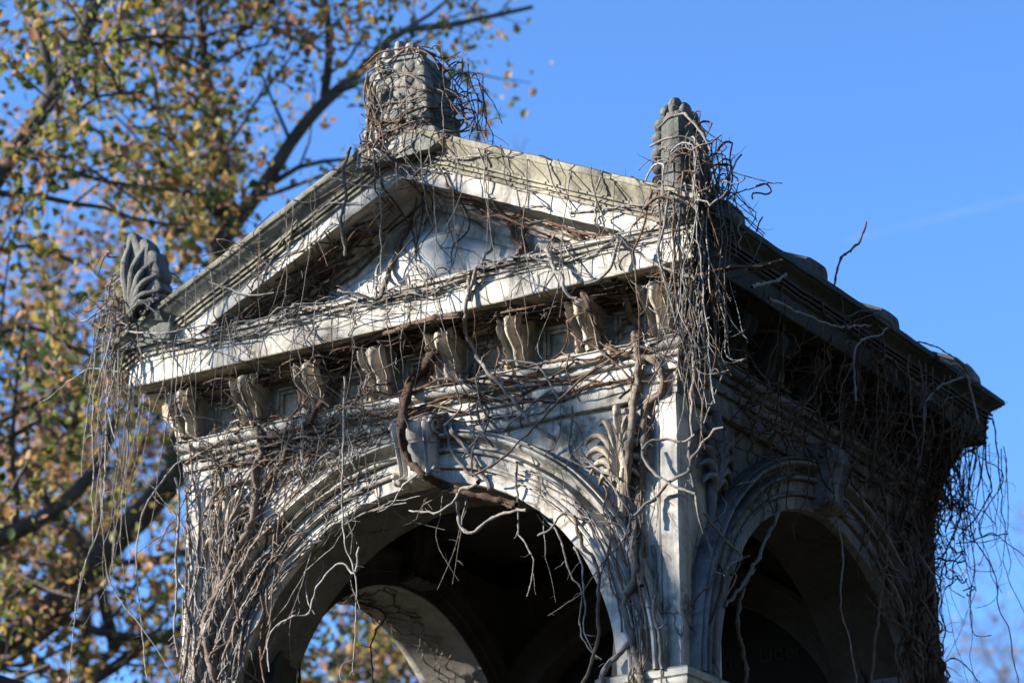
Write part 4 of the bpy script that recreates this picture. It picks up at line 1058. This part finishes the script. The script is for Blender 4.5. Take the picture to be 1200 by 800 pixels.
# inside the arch openings
tb = Tubes()
for i in range(15):
    a = R(U(20, 165)); P = hang((XC+1.13*math.cos(a), U(-.02, .12), ZS+1.13*math.sin(a)), U(.12, .5), .05, drift=(rng.normal(0, .1), 0)); tb.add(P, nodes_r(len(P), .0032, .002, .028), U(.6, 1), 4); twigs(tb, P, .003, .8, 4, (.03, .12))
for i in range(30):
    a = R(U(15, 120)); y = YC+1.1*math.cos(a); z = ZS+1.1*math.sin(a); x = -W+U(.03, .35); q = []
    for k in range(10): q.append((x+rng.normal(0, .02), YC+(1.1)*math.cos(a-k*.04)+rng.normal(0, .012), ZS+(1.1)*math.sin(a-k*.04)+rng.normal(0, .012)-.01)); x += rng.normal(0, .03)
    P = resample(np.array(q), .025); tb.add(P, U(.003, .006), U(.2, .7), 4); twigs(tb, P, .004, .5, 3)
tag(tb.build('vine_tangle', M_VINE), 'sparse twigs dangling inside the arch openings', 'vines', kind='stuff')

# ------------------------------------------------------------------ trees
rng = np.random.default_rng(23); U = rng.uniform      # the trees keep their own numbers
class Leaves:
    def __init__(s): s.V = []; s.F = []; s.A = []; s.n = 0
    def add(s, P, size, tint):
        """P: n x 3 centres"""
        n = len(P)
        d = rng.normal(0, 1, (n, 3)); d[:, 2] -= .5; d /= np.linalg.norm(d, axis=1)[:, None]
        q = rng.normal(0, 1, (n, 3)); a = np.cross(d, q); a /= np.linalg.norm(a, axis=1)[:, None]; b = np.cross(d, a)
        L = (size*rng.uniform(.5, 1.4, n))[:, None]
        w = L*rng.uniform(.32, .46, n)[:, None]
        up = b*L*rng.uniform(.05, .22, n)[:, None]
        v = np.stack([P, P+d*L*.35+a*w+up, P+d*L*.8+a*w*.75+up, P+d*L*1.12-up*.6, P+d*L*.8-a*w*.75+up, P+d*L*.35-a*w+up], 1)
        s.V.append(v.reshape(-1, 3))
        i = np.arange(n)[:, None]*6+s.n
        s.F.append(np.concatenate([i+np.array([[0, 1, 2, 3]]), i+np.array([[0, 3, 4, 5]])], 0))
        s.A.append(np.repeat(np.clip(tint, 0, 1), 6)); s.n += n*6
    def build(s, name, parent):
        return raw_mesh(name, np.concatenate(s.V), np.concatenate(s.F), M_LEAF, parent, 0, np.concatenate(s.A), quads=True)

def grow(tb, lv, start, d, length, r, depth, bias, leaf):
    m = max(4, int(length/.22)); q = [np.array(start)]; dd = unit(d)
    for k in range(m):
        dd = unit(dd+rng.normal(0, .14, 3)+bias); q.append(q[-1]+dd*length/m)
    P = np.array(q); rr = np.linspace(r, r*.35, len(P)); tb.add(P, rr, .5, 6 if r > .03 else (4 if r > .01 else 3))
    if depth == 0 or length < .5:
        put_leaves(lv, P, leaf); return
    nb = max(2, int(length*leaf['branch']))
    for i in range(nb):
        t = U(.2, 1); k = min(int(t*(len(P)-1)), len(P)-2)
        tang = unit(P[k+1]-P[k]); side = unit(np.cross(tang, rng.normal(0, 1, 3)))
        grow(tb, lv, P[k], tang*U(.3, .9)+side*U(.6, 1.1), length*U(.38, .62)*(1.1-t*.35), max(rr[k]*U(.4, .6), .005), depth-1, bias, leaf)
    put_leaves(lv, P[len(P)//2:], leaf)
def put_leaves(lv, P, leaf):
    L = np.linalg.norm(np.diff(P, axis=0), axis=1).sum()
    n = rng.poisson(L*leaf['dens'])
    if n == 0: return
    t = rng.uniform(0, len(P)-1.001, n); i = t.astype(int); f = (t-i)[:, None]
    C = P[i]*(1-f)+P[i+1]*f + rng.normal(0, leaf['spread'], (n, 3))
    tone = leaf['tone']+rng.normal(0, .13)
    lv.add(C, leaf['size'], np.clip(tone+rng.normal(0, .22, n), 0, 1))
KM = 2.0
def limb(tb, lv, pix, dep, wpx, leaf, kids=1.2, klen=(1.4, 2.8), depth=2, dz=None):
    """pix: list of (x,y[,extra depth]) ; widths in pixels of the photograph"""
    P = np.array([at_depth(p[0], p[1], dep+(p[2] if len(p) > 2 else 0)) for p in pix])
    P = resample(P, .18); P = P+wiggle(len(P), 3, .02, 3)
    s = dep/FPX; r0, r1 = wpx[0]/2*s, wpx[1]/2*s
    rr = np.linspace(r0, r1, len(P))*rng.uniform(.94, 1.06, len(P)); tb.add(P, rr, .5, 10)
    L = np.linalg.norm(np.diff(P, axis=0), axis=1).sum()
    for i in range(int(L*kids*KM)):
        k = rng.integers(1, len(P)-1); tang = unit(P[k+1]-P[k]); side = unit(np.cross(tang, rng.normal(0, 1, 3)))
        grow(tb, lv, P[k], tang*U(.1, .7)+side+np.array([0, 0, .15]), U(*klen), max(min(rr[k]*.4, .05), .012), depth, np.array([0, 0, .02]), leaf)
    return P
def tree(label, base_px, dep, limbs, leaf, mat=M_BARK, **kw):
    b = at_depth(*base_px, dep); root = empty('autumn_tree' if leaf['dens'] > 3 else 'bare_tree', (b[0], b[1], GZ))
    tb, lv = Tubes(), Leaves()
    for l in limbs: limb(tb, lv, l[0], dep+l[2] if len(l) > 2 and l[2] is not None else dep, l[1], leaf, **({**kw, **(l[3] if len(l) > 3 else {})}))
    for o in (tb.build('trunk', mat), lv.build('crown', None)):
        o.parent = root; o.matrix_parent_inverse = root.matrix_world.inverted(); o.location = (-b[0], -b[1], -GZ)
    tag(root, label, 'tree', 'trees behind the tomb')
    return root
LA = dict(dens=24, spread=.10, size=.070, tone=.53, branch=2.7)
def ground_px(dep, px):               # image row where the ground lies at that depth
    lo, hi = 400, 6000
    for _ in range(50):
        m = (lo+hi)/2
        if at_depth(px, m, dep)[2] > GZ: lo = m
        else: hi = m
    return hi
d1 = 25.0
gA = ground_px(d1, -420)
tree('tree with a thick trunk leaning right behind the left pier, green and orange leaves', (-420, gA), d1, [
    ([(-420, gA), (-330, 1100), (-150, 880), (0, 765), (75, 699), (127, 642), (175, 590), (215, 530), (240, 440), (258, 340), (260, 270)], (62, 26), None, dict(kids=1.0)),
    ([(258, 300), (285, 250), (310, 215), (345, 160), (385, 115), (440, 66, .5), (480, 32, .8), (530, 26, 1), (570, 22, 1.2), (620, 8, 1.5)], (20, 5), None, dict(kids=1.6, klen=(.6, 1.3))),
    ([(262, 290), (264, 220), (258, 150), (241, 85), (235, 20), (225, -60)], (17, 7), None, dict(kids=1.9)),
    ([(380, 118), (384, 60), (378, 0), (365, -80)], (11, 6), None, dict(kids=1.7, klen=(.9, 2.0))),
    ([(300, 228), (340, 205), (372, 195), (410, 190)], (9, 4), None, dict(kids=1.5, klen=(.7, 1.3))),
    ([(240, 90), (200, 62), (160, 40, -.5), (100, 20, -1), (40, 30, -1.5)], (8, 3), None, dict(kids=1.5)),
    ([(262, 225), (225, 180), (190, 150, -.4), (150, 150, -.6)], (8, 3), None, dict(kids=1.5)),
    ([(250, 60), (290, 35), (320, 0), (340, -40)], (8, 4), None, dict(kids=1.7)),
    ([(262, 300), (225, 255), (195, 215, .5), (170, 160, .8)], (8, 3), None, dict(kids=1.9)),
    ([(470, 36, .8), (520, 6, 1.2), (560, -30, 1.5)], (6, 3), None, dict(kids=1.6, klen=(.5, 1.0))),
    ([(430, 75, .4), (480, 100, 1), (520, 95, 1.4), (550, 75, 1.8)], (5, 2), None, dict(kids=1.2, klen=(.5, .9))),
    ([(131, 762), (118, 700), (109, 665), (94, 639), (60, 600), (37, 567), (10, 520), (-30, 480)], (15, 7), None, dict(kids=1.5)),
    ([(-60, 745), (0, 706), (52, 680), (110, 655)], (14, 8), None, dict(kids=1.2)),
    ([(112, 662), (160, 655), (210, 646), (260, 630)], (9, 5), None, dict(kids=1.3)),
    ([(60, 820), (139, 777), (210, 736), (280, 705, .5), (340, 700, 1)], (16, 6), None, dict(kids=1.5)),
    ([(-150, 880), (-250, 700), (-330, 480), (-380, 250), (-420, 0)], (34, 12), None, dict(kids=1.2)),
], LA, kids=1.4, klen=(1.2, 2.4))
LB = dict(dens=23, spread=.10, size=.072, tone=.45, branch=2.7)
d2 = 23.0; gB = ground_px(d2, -160)
tree('tree whose dark limb slants up through the upper left corner, yellow-green leaves', (-160, gB), d2, [
    ([(-160, gB), (-150, 900), (-120, 560), (-70, 330), (0, 205), (40, 145), (75, 85), (105, 20), (125, -60), (150, -160)], (46, 17), None, dict(kids=1.9)),
    ([(60, 112), (58, 70), (48, 30), (30, -30)], (14, 8), None, dict(kids=2.0)),
    ([(-120, 690), (-60, 650), (0, 631), (60, 600), (110, 545), (140, 470)], (30, 8), None, dict(kids=1.5)),
    ([(20, 185), (70, 140, -.4), (120, 115, -.8), (165, 105, -1)], (6, 3), None, dict(kids=1.8, klen=(.6, 1.3))),
    ([(95, 45), (140, 48), (180, 40), (220, 45)], (6, 3), None, dict(kids=1.7, klen=(.6, 1.4))),
    ([(-80, 350), (-20, 300), (40, 290), (90, 310)], (7, 3), None, dict(kids=1.4, klen=(.6, 1.3))),
    ([(-110, 520), (-40, 420), (30, 380), (80, 400), (130, 430)], (9, 4), None, dict(kids=1.7)),
    ([(-120, 560), (-220, 400), (-300, 200), (-330, 0)], (20, 8), None, dict(kids=1.3)),
], LB, kids=1.5, klen=(1.0, 2.2))
LC = dict(dens=30, spread=.10, size=.072, tone=.72, branch=2.4)
d3 = 31.0; gC = ground_px(d3, 60)
tree('dense rusty-brown tree behind the others at the left edge', (60, gC), d3, [
    ([(60, gC), (70, 1100), (95, 800), (110, 620), (90, 500), (70, 400), (60, 330)], (34, 10), None, dict(kids=1.8)),
    ([(105, 640), (150, 560), (190, 480), (215, 430)], (14, 5), None, dict(kids=2.4)),
    ([(100, 560), (50, 500), (10, 450), (-40, 400)], (14, 5), None, dict(kids=2.4)),
    ([(95, 800), (150, 740), (200, 690), (280, 650)], (12, 5), None, dict(kids=2.0)),
    ([(90, 820), (30, 760), (-30, 700), (-80, 620)], (12, 5), None, dict(kids=1.6)),
    ([(95, 520), (130, 440), (150, 370), (170, 310)], (9, 4), None, dict(kids=1.6)),
], LC, kids=1.8, klen=(1.3, 2.6))
LD = dict(dens=44, spread=.10, size=.07, tone=.48, branch=2.2)
d4 = 29.0; gD = ground_px(d4, 430)
tree('greenish tree seen through the open arches behind the tomb', (430, gD), d4, [
    ([(430, gD), (435, 1300), (440, 1050), (420, 900), (410, 800), (415, 740)], (30, 8), None, dict(kids=1.4)),
    ([(430, 900), (380, 830), (330, 780), (270, 760)], (12, 5), None, dict(kids=2.0)),
    ([(420, 850), (450, 790), (490, 745), (520, 720)], (11, 4), None, dict(kids=2.0)),
    ([(425, 900), (470, 850), (520, 810), (560, 800)], (11, 4), None, dict(kids=1.8)),
    ([(300, 770), (400, 765), (470, 755)], (7, 4), None, dict(kids=2.0)),
], LD, kids=1.8, klen=(1.0, 2.0))
LE = dict(dens=.25, spread=.06, size=.09, tone=.9, branch=2.6)
d5 = 52.0; gE = ground_px(d5, 1210)
tree('pale leafless tree far off low at the right edge', (1210, gE), d5, [
    ([(1210, gE), (1205, 1100), (1212, 950), (1220, 850), (1215, 780)], (16, 4), None, dict(kids=1.4)),
    ([(1215, 880), (1180, 810), (1160, 770), (1150, 740)], (5, 2), None, dict(kids=2.2)),
    ([(1210, 950), (1150, 860), (1130, 810), (1120, 775)], (5, 2), None, dict(kids=2.2)),
    ([(1212, 900), (1240, 820), (1250, 760), (1245, 700)], (5, 2), None, dict(kids=2.2)),
    ([(1208, 1000), (1260, 900), (1290, 830)], (6, 3), None, dict(kids=1.6)),
], LE, M_BARK_FAR, kids=2.6, klen=(1.6, 3.0), depth=3)
LF = dict(dens=4.2, spread=.07, size=.085, tone=.9, branch=2.0)
d6 = 45.0; gF = ground_px(d6, 560)
tree('distant thin tree whose last pink-brown leaves show right of the apex', (560, gF), d6, [
    ([(560, gF), (565, 1000), (560, 600), (570, 330), (580, 230), (590, 180)], (16, 2), None, dict(kids=.0)),
    ([(580, 240), (605, 205), (612, 175), (618, 160)], (2, 1.2), None, dict(kids=.8, klen=(.5, .8), depth=1)),
    ([(575, 250), (560, 200), (550, 160), (548, 140)], (2, 1.2), None, dict(kids=.8, klen=(.5, .8), depth=1)),
], LF, kids=.8, klen=(.6, 1.0))

# ------------------------------------------------------------------ unseen wood, added to block the low sky to the right and behind the camera,
# and the tops on the sunward side throw soft broken shade on the front
tb, lv = Tubes(), Leaves()
def clump(c, rad, n, size, tone=.3):
    P = np.array(c)+rng.normal(0, 1, (n, 3))*np.array(rad)*.55; lv.add(P, size, np.clip(rng.normal(tone, .15, n), 0, 1))
for a, rr, h in ((-38, 17, 14), (-22, 14.5, 15), (-6, 14, 13.5), (10, 13, 15.5), (26, 13.5, 14), (42, 14, 15), (57, 15, 13.5), (-52, 24, 16), (-68, 25, 15), (-84, 25, 14), (-100, 26, 13)):
    x, y = -1.5+rr*math.cos(R(a)), 1.4+rr*math.sin(R(a)); h *= U(.93, 1.07)
    tb.add(np.array([[x, y, GZ], [x+.1, y, GZ+h*.4], [x+.2, y+.1, GZ+h*.95]]), [.3, .22, .04], .5, 8)
    for k in range(34):
        z = GZ+h*U(.12, 1.0); w_ = 3.2*(1-((z-GZ)/h-.45)**2*2.2); b_ = U(0, 6.28); q = U(.1, 1)*w_
        c = (x+q*math.cos(b_), y+q*math.sin(b_), z)
        tb.add(np.array([[x, y, z-.5], c]), [.06, .015], .5, 4); clump(c, (1.1, 1.1, .8), 150, .30)
SD = np.array([math.cos(R(20.5))*math.cos(R(-141)), math.cos(R(20.5))*math.sin(R(-141)), math.sin(R(20.5))])
for c, rad, n, dist in (((-.28, 0, -2.15), (.45, .3, .5), 130, 19), ((-1.2, 0, .0), (.22, .2, .16), 45, 21), ((-.85, 0, -1.0), (.28, .2, .14), 50, 20), ((-2.2, 0, -.3), (.10, .2, .2), 24, 20), ((-1.9, 0, -.9), (.3, .2, .15), 40, 21)):
    p = np.array(c)+SD*dist; clump(p, rad, n, .15, .45)
    tb.add(np.array([[-13.5, -14.0, 2.0], (p+np.array([-13.5, -14, 4]))/2+np.array([.3, 0, .4]), p]), [.10, .05, .02], .5, 6)
tb.add(np.array([[-13.8, -14.2, GZ], [-13.6, -14.0, -2], [-13.5, -14.0, 2.0], [-13.2, -13.8, 7]]), [.35, .28, .2, .06], .5, 10)
wd = tb.build('unseen_woodland', M_BARK); tag(wd, 'unseen wood added right of and behind the viewer to block the low sky', 'unseen_woodland', kind='stuff')
lo2 = lv.build('foliage', wd); lo2['kind'] = 'stuff'

# ------------------------------------------------------------------ a neighbouring tomb, only its dark roof corner shows
nb = at_depth(-70, 880, 19.0)
root = empty('neighbouring_tomb', (nb[0], nb[1], GZ))
e = at_depth(-2, 789, 19.0); f = at_depth(34, 801, 19.0)
dx = unit(np.array([f[0]-e[0], f[1]-e[1], 0])); dy = np.array([-dx[1], dx[0], 0]); sl = (e[2]-f[2])/np.linalg.norm((f-e)[:2])
def npnt(u, v, z): return np.array([e[0], e[1], 0])+dx*u+dy*v+np.array([0, 0, z])
uR = -1.4
top = e[2]+sl*1.4
st = Stone()
for u_s in (1, -1):
    rr = []
    for u in (0, 1.7*u_s):
        zz = top-abs(u)*sl
        rr.append([npnt(uR+u, v, zz+dz) for v, dz in ((0, 0), (1.6, 0), (1.6, -.10), (0, -.10))])
    st.grid(rr, closed=True, cap=True)
def child(o): o.parent = root; o.matrix_parent_inverse = root.matrix_world.inverted(); o.location = (-nb[0], -nb[1], -GZ)
o = st.build('roof', M_SLATE, None, .004); child(o)
st = Stone()
st.grid([[npnt(uR+u, v, z) for u, v in ((-1.4, .12), (1.4, .12), (1.4, 1.48), (-1.4, 1.48))] for z in np.linspace(GZ, top-1.4*sl-.11, 8)], closed=True, cap=True)
o = st.build('wall', M_SIDE, None, .004); child(o)
st = Stone(); st.grid([[npnt(uR+u, .10, z) for u in (-.4, .4)] for z in (GZ+.1, GZ+1.0, GZ+1.9)]); o = st.build('door', M_SLATE, None, .0); child(o)
tag(root, 'small neighbouring tomb whose dark slate roof corner shows at the lower left', 'tomb')

# ------------------------------------------------------------------ a faint vapour trail high in the sky
m, nt, b = nodes('vapour'); b.inputs['Base Color'].default_value = c4(.9, .9, .9)
tr = N(nt, 'ShaderNodeBsdfTransparent'); df = N(nt, 'ShaderNodeBsdfTranslucent'); mx = N(nt, 'ShaderNodeMixShader')
f = ramp(nt, noise_tex(nt, N(nt, 'ShaderNodeNewGeometry').outputs['Position'], .02, 5, .6), .3, .7, c4(.0, .0, .0), c4(.035, .035, .035))
nt.links.new(f, mx.inputs[0]); nt.links.new(tr.outputs[0], mx.inputs[1]); nt.links.new(df.outputs[0], mx.inputs[2]); nt.links.new(mx.outputs[0], nt.nodes['Material Output'].inputs['Surface'])
tb = Tubes(); tb.add(np.array([at_depth(990+k*20, 282-k*4.9, 2400+k*10) for k in range(24)]), np.linspace(1.0, 3.4, 24), .5, 12)
tag(tb.build('vapour_trail', m), 'faint white vapour trail slanting across the sky at upper right', 'vapour trail')
# ------------------------------------------------------------------ light
SUN_AZ = R(-141); EL = R(20.5)
sdir = Vector((math.cos(EL)*math.cos(SUN_AZ), math.cos(EL)*math.sin(SUN_AZ), math.sin(EL)))
sl_ = bpy.data.lights.new('sun', 'SUN'); sl_.energy = 5.0; sl_.angle = R(.53); sl_.color = (1, .955, .88)
so = bpy.data.objects.new('sun', sl_); COL.objects.link(so); so.rotation_euler = sdir.to_track_quat('Z', 'Y').to_euler(); so.location = (-15, -15, 12)
w = bpy.data.worlds.new('World'); sc.world = w; w.use_nodes = True
nt = w.node_tree; bg = nt.nodes['Background']
sk = nt.nodes.new('ShaderNodeTexSky'); sk.sky_type = 'NISHITA'; sk.sun_disc = False
sk.sun_elevation = EL; sk.sun_rotation = math.pi/2-SUN_AZ
sk.air_density = 1.0; sk.dust_density = 0.0; sk.ozone_density = 7.4; sk.altitude = 1600
nt.links.new(sk.outputs[0], bg.inputs['Color']); bg.inputs['Strength'].default_value = .135
vs = sc.view_settings; vs.view_transform = 'Standard'; vs.look = 'None'; vs.exposure = 1.45; vs.gamma = 1; vs.use_curve_mapping = False
sc.cycles.use_denoising = True
sc.cycles.max_bounces = 6; sc.cycles.diffuse_bounces = 1; sc.cycles.transmission_bounces = 3
sc.cycles.caustics_reflective = False; sc.cycles.caustics_refractive = False
